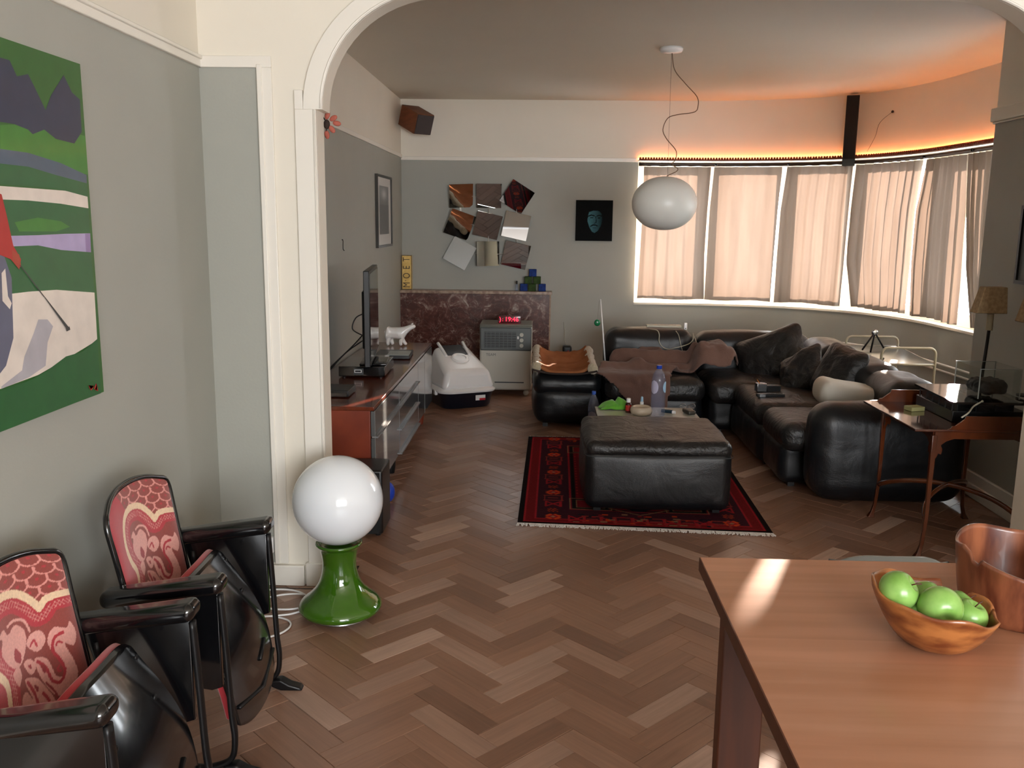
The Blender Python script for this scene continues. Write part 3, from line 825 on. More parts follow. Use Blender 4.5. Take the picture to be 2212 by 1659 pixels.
# ---- green globe lamp
T = thing('globe_lamp', 'green ceramic floor lamp with big glossy white globe by the arch', 'lamp', (-0.80, 3.42, 0))
M_green = mat('green_glaze', '325a0e', 0.08, c2='3a6612', scale=5, coat=0.7, var=0.1)
prof = [(0.118, 0.02), (0.155, 0.022), (0.166, 0.032), (0.168, 0.045), (0.155, 0.065), (0.125, 0.09), (0.098, 0.12), (0.08, 0.155), (0.07, 0.195), (0.068, 0.23), (0.073, 0.265), (0.08, 0.29), (0.092, 0.303), (0.094, 0.31), (0.088, 0.314), (0.075, 0.305), (0.05, 0.302)]
pr = [(p.x, p.z) for p in spline([(a, 0, z) for a, z in prof], 4)]
MB().lathe(pr, 56).build('base', M_green, T, smooth=True)
MB().lathe([(0.125, 0.0), (0.128, 0.004), (0.124, 0.024), (0.1, 0.026)], 48).build('foot_ring', M_chrome, T, smooth=True, auto=0.6)
MB().ball((0, 0, 0.487), 0.180, 56, 34).build('globe_shade', M_opal, T, smooth=True)
# its flex
pts = [(-0.94, 3.5), (-0.98, 3.57), (-1.06, 3.62), (-1.16, 3.61), (-1.2, 3.53), (-1.12, 3.44), (-1.0, 3.44), (-0.95, 3.52), (-1.0, 3.58), (-1.1, 3.56), (-1.19, 3.47), (-1.14, 3.36), (-1.02, 3.38), (-0.97, 3.42)]
o = MB().tube([(p.x + 0.80, p.y - 3.42, 0.005 + 0.006 * abs(math.sin(i * 0.07))) for i, p in enumerate(spline([(a, b_, 0) for a, b_ in pts], 7))], 0.0042, 6).build('power_cord', M_whitep, T, smooth=True)
pts = [(-1.17, 3.34), (-1.09, 3.37), (-1.0, 3.34), (-0.972, 3.28), (-1.0, 3.21), (-1.07, 3.17), (-1.17, 3.18)]
o = MB().tube([(p.x + 0.80, p.y - 3.42, 0.005) for p in spline([(a, b_, 0) for a, b_ in pts], 7)], 0.0042, 6).build('power_cord', M_whitep, T, smooth=True)
T = thing('wall_socket', 'white wall socket low on the grey panel beside the arch trim', 'socket', (-1.175, YA - 0.004, 0.187))
MB().rbox((0, -0.012, 0), (0.022, 0.012, 0.037), 0.006, 3, 2).build('socket_body', M_whitep, T, smooth=True)
MB().rbox((0, -0.026, 0), (0.016, 0.003, 0.02), 0.002, 2, 2).build('cover', M_trim, T, smooth=True)

# ---- painting on the left wall
PX = XL + 0.032
def PP(x, y): p = onX(x, y, PX); return (p.y, p.z)
T = thing('golf_painting', 'large unframed painting of a golfer on green fairways, cut by the left edge', 'painting', (XL, 1.9, 1.55))
yR, zB_, zT_ = 2.685, 1.062, 2.035
b = MB().box(XL + 0.002, PX - 0.001, 1.18, yR, zB_, zT_); rel(b.build('canvas', mat('canvas_edge', 'c8c4ba', 0.8), T), T.location)
cols = {'g1': '2a5f22', 'g2': '1f5a2a', 'g3': '3b7a2c', 'g4': '265e33', 'navy': '2a3149', 'blue': '4a5a6c', 'white': 'd9cfc6', 'lilac': '8d78a8', 'lil2': 'a79bc4', 'red': 'a8201c', 'shade': 'a9a6ae', 'dark': '3a3a3a', 'pants': '5d5f74', 'skin': 'a03c28', 'hat': 'd0cac2'}
PM = {k: mat('paint_' + k, v, 0.5, var=0.10, scale=14, coat=0.15) for k, v in cols.items()}
names = list(PM); b = MB(); layer = 0
def shape(key, pts, sp=True, raw=False):
    global layer
    layer += 1; q = [PP(*p) if not raw else p for p in pts]
    q = [(min(y_, yR), max(zB_, min(zT_, z_))) for y_, z_ in q]
    b.add([(PX + 0.00025 * layer, y_, z_) for y_, z_ in q], [tuple(range(len(q)))], names.index(key))
lo = 1.18
shape('g1', [(lo, zB_), (yR, zB_), (yR, zT_), (lo, zT_)], raw=True)
def px2(pts, left=None):       # close a px polyline, extending to the canvas' far-left edge
    q = [PP(*p) for p in pts]; return q
def strip(key, top, bot):
    tq = [PP(*p) for p in top]; bq = [PP(*p) for p in bot]
    tq[0] = (lo, tq[0][1]) ; bq[0] = (lo, bq[0][1])
    shape(key, tq + bq[::-1], raw=True)
shape('g3', [(0, 270), (60, 268), (170, 290), (215, 300), (215, 380), (0, 330)])
strip('navy', [(0, 140), (20, 130), (36, 165), (60, 160), (75, 190), (98, 238), (110, 205), (137, 162), (155, 200), (172, 215)], [(0, 275), (30, 268), (60, 280), (70, 290), (95, 280), (120, 300), (160, 310), (176, 285)])
strip('blue', [(0, 318), (60, 330), (130, 352), (186, 378)], [(0, 350), (60, 360), (120, 378), (187, 396)])
strip('g4', [(0, 350), (60, 360), (120, 378), (187, 396)], [(0, 398), (60, 402), (120, 408), (189, 425)])
strip('white', [(0, 398), (60, 406), (140, 412), (188, 425)], [(0, 432), (60, 433), (130, 440), (190, 450)])
strip('g4', [(0, 432), (60, 433), (130, 440), (190, 450)], [(0, 508), (80, 508), (140, 505), (193, 504)])
shape('g3', [(30, 480), (80, 470), (130, 478), (150, 490), (120, 500), (40, 500)])
strip('lil2', [(0, 508), (80, 508), (140, 505), (193, 504)], [(0, 530), (80, 530), (130, 540), (195, 545)])
shape('lilac', [(182, 505), (193, 504), (195, 546), (184, 544)])
strip('g4', [(0, 530), (80, 530), (130, 540), (195, 545)], [(0, 628), (60, 630), (120, 626), (202, 632)])
strip('white', [(0, 628), (60, 630), (120, 626), (202, 632)], [(0, 870), (80, 810), (150, 770), (208, 735)])
strip('g2', [(0, 850), (30, 832), (60, 822), (100, 800), (140, 770), (175, 760), (208, 732)], [(0, 935), (70, 905), (140, 878), (216, 850)])
shape('shade', [(100, 690), (112, 705), (100, 740), (96, 790), (60, 815), (0, 840), (0, 835), (45, 800), (50, 770), (70, 720), (80, 690)])
# golfer
shape('pants', [(-80, 560), (5, 550), (22, 600), (26, 730), (10, 790), (-60, 880)])
shape('white', [(0, 590), (8, 580), (14, 640), (22, 655), (18, 668), (2, 650)])
shape('red', [(-120, 360), (0, 420), (12, 470), (25, 530), (42, 560), (38, 582), (20, 560), (-5, 550), (-100, 560)])
shape('skin', [(22, 540), (38, 550), (42, 575), (36, 580), (24, 562)])
shape('skin', [(-70, 300), (-30, 300), (-25, 350), (-60, 370)])
shape('hat', [(-80, 280), (-25, 285), (-20, 300), (-75, 305)])
shape('dark', [(38, 572), (42, 574), (92, 640), (90, 641)])
shape('dark', [(90, 640), (92, 640), (144, 706), (146, 705), (148, 712), (140, 716), (138, 708)])
for ln in ([(187, 832), (191, 842), (197, 832)], [(203, 828), (199, 840), (206, 843), (203, 828)]):
    q = ln + [(x + 2, y_ + 2) for x, y_ in ln[::-1]]; shape('red', q)
rel(b.build('painted_scene', [PM[k] for k in names], T), T.location)
# ================================================================ LIVING ROOM
# ---- sideboard
SX0, SX1, SY0, SY1, SZ0, SZ1 = XL + 0.012, -0.87, 4.60, 7.13, 0.145, 0.62
T = thing('sideboard', 'long low cherry sideboard with grey glass fronts along the left wall', 'cabinet', (SX0, SY0, 0))
def bx(m0, name, x0, x1, y0, y1, z0, z1, par=None, bev=0.002):
    o = MB().box(x0, x1, y0, y1, z0, z1).build(name, m0, par or T, bevel=bev)
    return rel(o, T.location) if par is None or par is T else o
body = bx(M_cherry, 'carcass', SX0, SX1 - 0.024, SY0 + 0.002, SY1, SZ0, SZ1 - 0.022)
top = bx(mat('cherry_top', '57220f', 0.22, c2='672a15', scale=4, stretch=(6, 1, 1), coat=0.5), 'top', SX0, SX1 - 0.002, SY0, SY1, SZ1 - 0.021, SZ1)
ys = [SY0 + 0.012, 5.43, 6.30, 6.66, SY1 - 0.01]
fx0, fx1 = SX1 - 0.022, SX1
zm = 0.452
M_edge = mat('aluminium_edge', '8d8f90', 0.4, metal=0.6)
def front(name, y0, y1, z0, z1, ledge):
    d = MB().box(fx0, fx1, y0 + 0.003, y1 - 0.003, z0 + 0.003, z1 - 0.003).build(name, M_door, T, bevel=0.0015); rel(d, T.location)
    if ledge:
        h = MB().box(fx0 + 0.005, fx1 + 0.016, y0 + 0.003, y1 - 0.003, z0 - 0.004, z0 + 0.004).build('pull_ledge', M_edge, d); 
    e_ = MB().box(fx1 - 0.001, fx1 + 0.001, y0 + 0.001, y0 + 0.006, z0, z1).build('edge_trim', M_edge, d)
front('drawer_front', ys[0], ys[1], zm, SZ1 - 0.024, True); front('drawer_front', ys[0], ys[1], SZ0, zm - 0.004, False)
front('drawer_front', ys[1], ys[2], zm, SZ1 - 0.024, True); front('drawer_front', ys[1], ys[2], 0.30, zm - 0.004, True); front('drawer_front', ys[1], ys[2], SZ0, 0.296, True)
front('door', ys[2], ys[3], SZ0, SZ1 - 0.024, False); front('door', ys[3], ys[4], SZ0, SZ1 - 0.024, False)
for y, m_ in ((5.5, M_blackm), (6.9, M_cherry), (4.72, M_blackm)):
    for x in (SX1 - 0.07, SX0 + 0.07):
        rel(MB().lathe([(0.024, 0.0), (0.03, 0.04), (0.034, SZ0 - 0.0)], 16, (x, y, 0)).build('leg', m_, T, smooth=True, auto=0.8), T.location)

def simple(name, label, cat, loc, rz=0, group=None): return thing(name, label, cat, loc, rz, group)
# ---- television
ya, yb = Vector((-1.02, 5.30)), Vector((-1.115, 6.10)); dT = (yb - ya); LT = dT.length
T = thing('television', 'flat black television seen nearly edge-on, standing on the cherry sideboard', 'television', (ya.x, ya.y, SZ1), math.atan2(dT.y, dT.x))
MB().box(0, LT, 0.0, 0.035, 0.095, 0.675).build('housing', M_black, T, bevel=0.004)
MB().box(0.018, LT - 0.018, -0.003, 0.0, 0.125, 0.655).build('screen', mat('dark_screen', '07080a', 0.06), T)
MB().box(LT / 2 - 0.03, LT / 2 + 0.03, 0.012, 0.03, 0.084, 0.12).build('stand_neck', M_chrome, T)
MB().rbox((LT / 2, 0.0, 0.078), (0.19, 0.085, 0.006), 0.005, 2, 3).build('stand_foot', mat('gloss_black_foot', '0b0b0d', 0.08), T, smooth=True)
MB().box(0.05, LT - 0.05, 0.035, 0.05, 0.2, 0.55).build('back_cover', M_black, T, bevel=0.01)
for i, pts in enumerate([[(-1.13, 5.75, 1.0), (-1.19, 5.72, 0.97), (-1.21, 5.7, 0.9), (-1.15, 5.7, 0.86)],
                         [(-1.12, 5.8, 0.9), (-1.2, 5.7, 0.8), (-1.3, 5.5, 0.69), (-1.33, 5.3, 0.63)],
                         [(-1.12, 5.8, 0.84), (-1.22, 5.6, 0.77), (-1.27, 5.35, 0.70), (-1.31, 5.22, 0.63)]]):
    o = MB().tube(spline(pts, 8), 0.004, 6).build('cable', M_black, smooth=True)
    tag(o, ['black cable loop sticking out behind the television', 'upper black cable running from television back down to sideboard', 'lower black cable running from television back down to sideboard'][i], 'cable')
# ---- receiver with a display, boxes
T = thing('amplifier', 'black amplifier with small lit display lying on the sideboard under the television', 'amplifier', (-1.255, 5.47, SZ1 + 0.001), math.radians(2))
MB().box(0, 0.29, 0, 0.43, 0.008, 0.07).build('case', mat('gloss_black_case', '0b0c0e', 0.15, coat=0.4), T, bevel=0.004)
MB().box(0.095, 0.155, -0.003, 0.0, 0.018, 0.058).build('front_plate', mat('grey_plate', '4a4d4f', 0.3, metal=0.5), T)
MB().box(0.10, 0.145, -0.004, -0.003, 0.032, 0.05).build('display_frame', M_whitep, T); MB().box(0.104, 0.141, -0.005, -0.004, 0.035, 0.047).build('display', M_black, T)
for yy in (0.03, 0.38):
    for xx in (0.03, 0.26): MB().lathe([(0.012, 0), (0.014, 0.009)], 12, (xx, yy, 0)).build('foot', M_black, T)
T = thing('set_top_box', 'low black box on the near end of the cherry sideboard', 'media box', (-1.21, 4.83, SZ1 + 0.001))
MB().box(0, 0.155, 0, 0.2, 0.004, 0.04).build('case', M_black, T, bevel=0.004); MB().box(0.01, 0.145, -0.001, 0, 0.006, 0.026).build('front_panel', mat('smoked_panel', '17181a', 0.2), T)
T = thing('disc_player', 'thin silver and black disc player on the sideboard beside the polar bear', 'media player', (-1.17, 6.22, SZ1 + 0.001), math.radians(3))
MB().box(0.0, 0.25, 0, 0.30, 0.003, 0.028).build('case', M_black, T, bevel=0.003); MB().box(0.09, 0.245, -0.004, 0.2, 0.0285, 0.034).build('lid', mat('pale_grey_lid', '9aa39f', 0.3, metal=0.3), T, bevel=0.002)
# ---- polar bear
T = thing('polar_bear_figurine', 'white walking polar bear figurine on the far end of the sideboard', 'figurine', (-1.22, 6.92, SZ1))
def skin_fig(name, verts, edges, radii, m, parent, sub=2):
    me = bpy.data.meshes.new(name); me.from_pydata(verts, edges, []); me.materials.append(m)
    o = bpy.data.objects.new(name, me); C.objects.link(o); o.parent = parent
    me.skin_vertices.new() if hasattr(me.skin_vertices, 'new') else None
    md = o.modifiers.new('skin', 'SKIN'); md.use_smooth_shade = True
    if not me.skin_vertices:
        bpy.context.view_layer.objects.active = o
    for i, r in enumerate(radii):
        me.skin_vertices[0].data[i].radius = (r, r) if not isinstance(r, tuple) else r
    me.skin_vertices[0].data[0].use_root = True
    sd = o.modifiers.new('sub', 'SUBSURF'); sd.levels = sub; sd.render_levels = sub
    return o
M_bear = mat('white_porcelain', 'e2deda', 0.3, coat=0.3)
def loft(secs, n=20):     # secs: (x, z, ry, rz) ellipses across x
    b = MB(); vs = []
    for x, z, ry, rz in secs:
        for j in range(n):
            a = 2 * pi * j / n; vs.append((x, ry * math.cos(a), z + rz * math.sin(a)))
    fs = [(i * n + j, i * n + (j + 1) % n, (i + 1) * n + (j + 1) % n, (i + 1) * n + j) for i in range(len(secs) - 1) for j in range(n)]
    fs += [tuple(range(n - 1, -1, -1)), tuple(range((len(secs) - 1) * n, len(secs) * n))]
    return b.add(vs, fs)
try:
    bv = [(0.07, 0, 0.10), (0.03, 0, 0.105), (0.12, 0, 0.105), (0.165, 0, 0.125), (0.2, 0, 0.145), (0.225, 0, 0.158), (0.25, 0, 0.156),
          (0.045, 0.018, 0.055), (0.06, 0.02, 0.02), (0.068, 0.02, 0.008), (0.035, -0.018, 0.055), (0.03, -0.02, 0.02), (0.04, -0.02, 0.008),
          (0.135, 0.018, 0.06), (0.16, 0.02, 0.02), (0.175, 0.02, 0.008), (0.14, -0.018, 0.06), (0.13, -0.02, 0.02), (0.142, -0.02, 0.008), (0.008, 0, 0.095)]
    be = [(0, 1), (0, 2), (2, 3), (3, 4), (4, 5), (5, 6), (1, 7), (7, 8), (8, 9), (1, 10), (10, 11), (11, 12), (2, 13), (13, 14), (14, 15), (2, 16), (16, 17), (17, 18), (1, 19)]
    br = [0.045, 0.042, 0.042, 0.032, 0.024, 0.021, 0.011, 0.022, 0.015, 0.014, 0.022, 0.015, 0.014, 0.02, 0.014, 0.013, 0.02, 0.014, 0.013, 0.02]
    me = bpy.data.meshes.new('body'); me.from_pydata(bv, be, []); me.materials.append(M_bear)
    o = bpy.data.objects.new('body', me); C.objects.link(o)
    o.modifiers.new('skin', 'SKIN').use_smooth_shade = True
    bpy.context.view_layer.update()
    if not len(me.skin_vertices):
        bpy.context.view_layer.objects.active = o; o.select_set(True)
        bpy.ops.mesh.customdata_skin_add()
    for i, r in enumerate(br): me.skin_vertices[0].data[i].radius = (r, r)
    me.skin_vertices[0].data[0].use_root = True
    sd = o.modifiers.new('sub', 'SUBSURF'); sd.levels = 2; sd.render_levels = 2
    o.parent = T
except Exception as ex:
    print('BEAR', ex)
for sy in (-1, 1): MB().ball((0.222, sy * 0.017, 0.176), 0.006, 8, 6).build('ear', M_bear, T, smooth=True)
# ---- framed print, hook on the left wall
T = thing('framed_print', 'narrow dark-framed black and white print on the left wall above the television', 'picture', (XL, 7.88, 1.665))
hw, hh = 0.36, 0.305
f = MB(); f.box(0, 0.025, -hw, hw, hh - 0.02, hh); f.box(0, 0.025, -hw, hw, -hh, -hh + 0.02); f.box(0, 0.025, -hw, -hw + 0.02, -hh + 0.02, hh - 0.02); f.box(0, 0.025, hw - 0.02, hw, -hh + 0.02, hh - 0.02)
f.build('frame', mat('dark_frame', '2a2620', 0.35), T)
MB().box(0.001, 0.012, -hw + 0.02, hw - 0.02, -hh + 0.02, hh - 0.02).build('mount', mat('white_card', 'c4c2be', 0.5), T)
nu = nv = 60; U, V = np.meshgrid(np.linspace(0, 1, nu), np.linspace(0, 1, nv)); im = np.ones((nv, nu, 3)) * 0.12
im[V > 0.62] = 0.16; cl = np.exp(-(((U - 0.5) / 0.25) ** 2 + ((V - 0.83) / 0.10) ** 2)); im += cl[..., None] * 0.35; im[(V < 0.62) & (((U * 23).astype(int) + (V * 17).astype(int)) % 3 == 0)] *= 0.7
img_grid(nu, nv, lambda u, v: (0.013, -hw + 0.13 + u * (2 * hw - 0.26), -hh + 0.11 + v * (2 * hh - 0.20)), im, 'print', mat('photo_print', '555555', 0.3, attr='weave'), T)
T = thing('wall_hook', 'tiny dark hook on the left wall above the television', 'hook', (XL, 6.235, 1.42))
MB().tube(spline([(0, 0, 0.035), (0.008, 0.002, 0.03), (0.01, -0.01, 0.0), (0.006, 0.012, -0.03), (0.012, 0.02, -0.04)], 5), 0.003, 6).build('wire_hook', M_blackm, T, smooth=True)
MB().lathe([(0.004, 0), (0.005, 0.004)], 8, (0.004, 0, 0.035)).build('nail', M_blackm, T)

# ---- black subwoofer, black foot stand and blue object behind it
T = thing('subwoofer', 'black floor loudspeaker box behind the white globe lamp', 'loudspeaker', (-1.03, 4.31, 0))
MB().box(0, 0.245, 0.02, 0.26, 0.012, 0.35).build('cabinet', M_black, T, bevel=0.012, seg=3)
MB().box(0.012, 0.232, 0.0, 0.02, 0.02, 0.335).build('grille', mat('black_grille_cloth', '101214', 0.9, bump=0.3, bscale=900), T, bevel=0.004)
for xx in (0.03, 0.215):
    for yy in (0.05, 0.23): MB().lathe([(0.014, 0), (0.014, 0.013)], 10, (xx, yy, 0)).build('foot', M_black, T)
o = MB().ball((-0.855, 4.9, 0.06), (0.04, 0.04, 0.06), 16, 10).build('toy_ball', M_blue, smooth=True); tag(o, 'blue shiny thing half hidden behind the black floor loudspeaker', 'toy')

# ---- marble chimney panel with shelf
M_marble = bpy.data.materials.new('red_brown_marble'); M_marble.use_nodes = True
nt = M_marble.node_tree; N = nt.nodes; L = nt.links; p = N['Principled BSDF']; p.inputs['Roughness'].default_value = 0.22
tc = N.new('ShaderNodeTexCoord'); n1 = N.new('ShaderNodeTexNoise'); n1.inputs['Scale'].default_value = 7; n1.inputs['Detail'].default_value = 9; n1.inputs['Roughness'].default_value = 0.72; n1.inputs['Distortion'].default_value = 1.6
L.new(tc.outputs['Object'], n1.inputs[0]); r = N.new('ShaderNodeValToRGB'); cr = r.color_ramp
cr.elements[0].position = 0.42; cr.elements[0].color = col('45241e'); cr.elements[1].position = 0.70; cr.elements[1].color = col('b8aa9e')
e = cr.elements.new(0.54); e.color = col('5c352d'); e = cr.elements.new(0.60); e.color = col('83695f')
L.new(n1.outputs[0], r.inputs[0])
v = N.new('ShaderNodeTexVoronoi'); v.feature = 'DISTANCE_TO_EDGE'; v.inputs['Scale'].default_value = 13
n3 = N.new('ShaderNodeTexNoise'); n3.inputs['Scale'].default_value = 4; n3.inputs['Detail'].default_value = 5; L.new(tc.outputs['Object'], n3.inputs[0])
mixv = N.new('ShaderNodeMix'); mixv.data_type = 'VECTOR'; mixv.inputs[0].default_value = 0.35; L.new(tc.outputs['Object'], mixv.inputs[4]); L.new(n3.outputs['Color'], mixv.inputs[5]); L.new(mixv.outputs[1], v.inputs['Vector'])
mr = N.new('ShaderNodeMapRange'); mr.inputs[1].default_value = 0.0; mr.inputs[2].default_value = 0.03; mr.inputs[3].default_value = 0.35; mr.inputs[4].default_value = 0.0; L.new(v.outputs[0], mr.inputs[0])
ml = N.new('ShaderNodeMath'); ml.operation = 'MULTIPLY'; L.new(mr.outputs[0], ml.inputs[0]); L.new(n3.outputs[0], ml.inputs[1])
mc = N.new('ShaderNodeMix'); mc.data_type = 'RGBA'; mc.inputs[7].default_value = col('b5a79a'); L.new(ml.outputs[0], mc.inputs[0]); L.new(r.outputs[0], mc.inputs[6]); L.new(mc.outputs[2], p.inputs['Base Color'])
T = thing('marble_chimney_piece', 'red-brown veined marble chimney panel with thin pale-edged shelf on the back wall', 'chimney piece', (XL, 8.80, 0))
MB().box(0.0, 1.475, 0.0, 0.149, 0, 0.885).build('panel', M_marble, T)
MB().box(1.475, 1.488, -0.004, 0.149, 0, 0.885).build('edge_strip', mat('cream_strip', 'a98c70', 0.5, c2='8b6d55', scale=40), T)
MB().box(0.0, 1.50, -0.02, 0.149, 0.8855, 0.915).build('shelf', mat('pale_marble_edge', 'a58f7b', 0.3, c2='7c5f4e', scale=30), T, bevel=0.003)
# ---- sign, bottle and cubes on the shelf
SZ = 0.916
M_gold = mat('gold_leaf', 'a88b4c', 0.3, metal=0.5, emit='d0a050', estr=0.05, c2='c2a668', scale=12)
T = thing('champagne_sign', 'upright gold lightbox sign with black letters at the left end of the marble shelf', 'sign', (-1.325, 8.84, SZ))
MB().box(-0.05, 0.05, 0.004, 0.05, 0, 0.335).build('box', M_gold, T)
f = MB(); f.box(-0.05, 0.05, 0, 0.004, 0, 0.005); f.box(-0.05, 0.05, 0, 0.004, 0.33, 0.335); f.box(-0.05, -0.045, 0, 0.004, 0.005, 0.33); f.box(0.045, 0.05, 0, 0.004, 0.005, 0.33)
f.build('border', mat('dark_border', '3a2a14', 0.4), T)
M_ink = mat('black_letter', '2a1d08', 0.5)
for ch, zz in (('M', 0.045), ('O', 0.135), ('E', 0.215), ('T', 0.295)):
    text_mesh(ch, 0.098, M_ink, T, Matrix.Translation((0, 0.0025, zz)) @ Matrix.Rotation(pi / 2, 4, 'X') @ Matrix.Rotation(pi / 2, 4, 'Z'), 'letter', 0.0008, 0.72)
text_mesh("'", 0.06, M_ink, T, Matrix.Translation((0.005, 0.0025, 0.088)) @ Matrix.Rotation(pi / 2, 4, 'X') @ Matrix.Rotation(pi / 2, 4, 'Z'), 'letter', 0.0008)
T = thing('perfume_bottle', 'tiny glass bottle with a black cap beside the coloured cubes', 'bottle', (-0.235, 8.85, SZ))
MB().lathe([(0.011, 0), (0.012, 0.003), (0.012, 0.06), (0.007, 0.066)], 14).build('glass', M_water, T, smooth=True, auto=0.8); MB().lathe([(0.009, 0.066), (0.009, 0.098)], 12).build('cap', M_black, T)
cub = [(-0.165, 0, 'b'), (-0.082, 0, 'g'), (0.016, 0, 'b'), (-0.122, 1, 'g'), (-0.035, 1, 'g'), (-0.078, 2, 'b')]
M_cb = mat('blue_glazed_cube', '142a66', 0.6, c2='1c3a80', scale=30, spec=0.15); M_cg = mat('green_glazed_cube', '3a5022', 0.6, c2='2c401c', scale=30, spec=0.15)
CB = 0.071; cl_ = ['blue cube at the left end of the bottom row on the marble shelf', 'green cube in the middle of the bottom row of stacked cubes', 'blue cube at the right end of the bottom row on the marble shelf', 'left green cube of the middle row in the cube pyramid', 'right green cube of the middle row in the cube pyramid', 'single blue cube on top of the cube pyramid']
for (x, r_, c_), lb in zip(cub, cl_):
    o = MB().box(-CB / 2, CB / 2, -CB / 2, CB / 2, 0, CB).build('decorative_cube', M_cb if c_ == 'b' else M_cg, bevel=0.004)
    o.location = (x, 8.86 + R.uniform(-0.004, 0.004), SZ + r_ * (CB + 0.0005)); o.rotation_euler = (0, 0, math.radians(R.uniform(-4, 4))); tag(o, lb, 'cube', 'stacked cubes on the marble shelf')

# ---- mirror cluster
T = thing('mirror_cluster', 'wall ornament of nine tilted square mirrors joined by white clips', 'mirror', (-0.55, YB, 1.52))
mpos = [((495 / 6.9125 - 0) , 0)]
ms_ = [(1, (996, 423), 3, (0.1, 7.2, 0.5), 0.235), (2, (1056, 423), 0, (-0.25, 6.7, 0.0), 0.245), (3, (1117, 425), -32, (0.1, 5.2, 0.0), 0.25), (4, (993, 485), -19, (0.25, 6.84, 0.2), 0.255), (5, (1053, 487), -13, (-0.35, 7.0, 0.0), 0.25),
       (6, (1115, 488), -12, (1.2, 2.5, 2.75), 0.25), (7, (993, 547), -28, (-1.38, 6.6, 1.7), 0.25), (8, (1054, 548), 0, (2.2, 8.4, 1.4), 0.24), (9, (1114, 551), -13, (-0.2, 6.8, 0.0), 0.25)]
M_clip = mat('white_clip', 'd6d2ca', 0.4)
for k, (px, py), roll, tgt, sz in ms_:
    c = onY(px, py, YB - 0.055)
    d1 = (Vector((0, 0, EYE)) - c).normalized(); d2 = (Vector(tgt) - c).normalized(); n = (d1 + d2).normalized()
    ref = Vector((0, -1, 0)); ang = ref.angle(n)
    if ang > math.radians(26): n = ref.slerp(n, math.radians(26) / ang)
    zax = n; up = Vector((0, 0, 1)); xax = up.cross(zax).normalized(); yax = zax.cross(xax)
    Rm = Matrix((xax, yax, zax)).transposed().to_4x4() @ Matrix.Rotation(math.radians(roll), 4, 'Z')
    q = MB(); q.M = Rm; h = sz / 2
    q.box(-h, h, -h, h, -0.004, 0.004)
    o = q.build('mirror', M_mirror, T); o.location = c - T.location
    q = MB(); q.tube([c - n * 0.005, Vector((c.x, YB, c.z))], 0.008, 6); rel(q.build('clip', M_clip, T), T.location)
cl = MB()
for (a_, b_) in (((994, 452), (994, 458)), ((1056, 450), (1056, 460)), ((1020, 424), (1030, 424)), ((1083, 488), (1090, 487)), ((1019, 485), (1026, 487)), ((1055, 515), (1055, 521)), ((1116, 455), (1116, 462)), ((1115, 517), (1116, 524)), ((1024, 547), (1030, 548)), ((1080, 549), (1087, 549))):
    A_, B_ = onY(*a_, YB - 0.02), onY(*b_, YB - 0.02); d = (B_ - A_).normalized()
    q = MB().tube([A_ - d * 0.02, B_ + d * 0.02], 0.012, 4, flat=(1, 0.4)); rel(q.build('clip', M_clip, T), T.location)
# ---- portrait
T = thing('portrait_canvas', 'small dark canvas with a blue painted face on the back wall', 'painting', (0.515, YB, 1.607))
MB().box(-0.18, 0.18, -0.025, 0, -0.197, 0.197).build('canvas', mat('dark_canvas', '101213', 0.8, spec=0.1), T)
nu, nv = 90, 100; U, V = np.meshgrid(np.linspace(0, 1, nu), np.linspace(0, 1, nv)); X = U * 1000; Y = (1 - V) * 1100
im = np.ones((nv, nu, 3)) * lin('0f1112')
fx = in_poly(X, Y, [(330, 420), (360, 320), (480, 280), (620, 290), (700, 360), (720, 520), (690, 680), (600, 830), (520, 880), (450, 850), (370, 720), (320, 560)])
shade = np.clip(1.05 - (X - 330) / 420, 0.12, 1); im[fx] = (lin('4c7a86')[None] * shade[fx][:, None])
for pts, w_ in (([(340, 430), (420, 400), (500, 420)], 16), ([(580, 425), (640, 405), (710, 430)], 16), ([(400, 470), (460, 470)], 14), ([(600, 475), (660, 475)], 14), ([(545, 440), (560, 600), (500, 620)], 10), ([(410, 700), (470, 665), (540, 670), (590, 690)], 16), ([(470, 745), (560, 745)], 9)):
    im[seg_dist(X, Y, pts) < w_] = lin('141a1c')
img_grid(nu, nv, lambda u, v: (-0.18 + 0.36 * u, -0.0262, -0.197 + 0.394 * v), im, 'painted_face', mat('portrait_paint', '20282a', 0.8, spec=0.1, attr='weave', var=0.15, scale=60), T)
# ---- wooden corner speaker
T = thing('corner_speaker', 'small wooden loudspeaker with grey grille mounted high in the left corner', 'loudspeaker', (-1.20, 8.72, 2.525))
Rr = Matrix.Rotation(math.radians(42), 4, 'Z') @ Matrix.Rotation(math.radians(22), 4, 'X') @ Matrix.Scale(1.12, 4)
def orient(mb): mb.M = Rr; return mb
orient(MB()).box(-0.085, 0.085, -0.12, 0.13, -0.085, 0.085).build('cabinet', mat('walnut_veneer', '7a4426', 0.45, c2='6a391e', scale=7, stretch=(1, 1, 5)), T, bevel=0.003)
orient(MB()).box(-0.08, 0.08, -0.132, -0.12, -0.08, 0.08).build('grille', mat('grey_grille_cloth', '494140', 0.95, bump=0.3, bscale=600), T, bevel=0.004)
MB().tube([(0, 0.05, 0), (-0.05, 0.23, 0.0)], 0.012, 8).build('bracket', M_blackm, T)
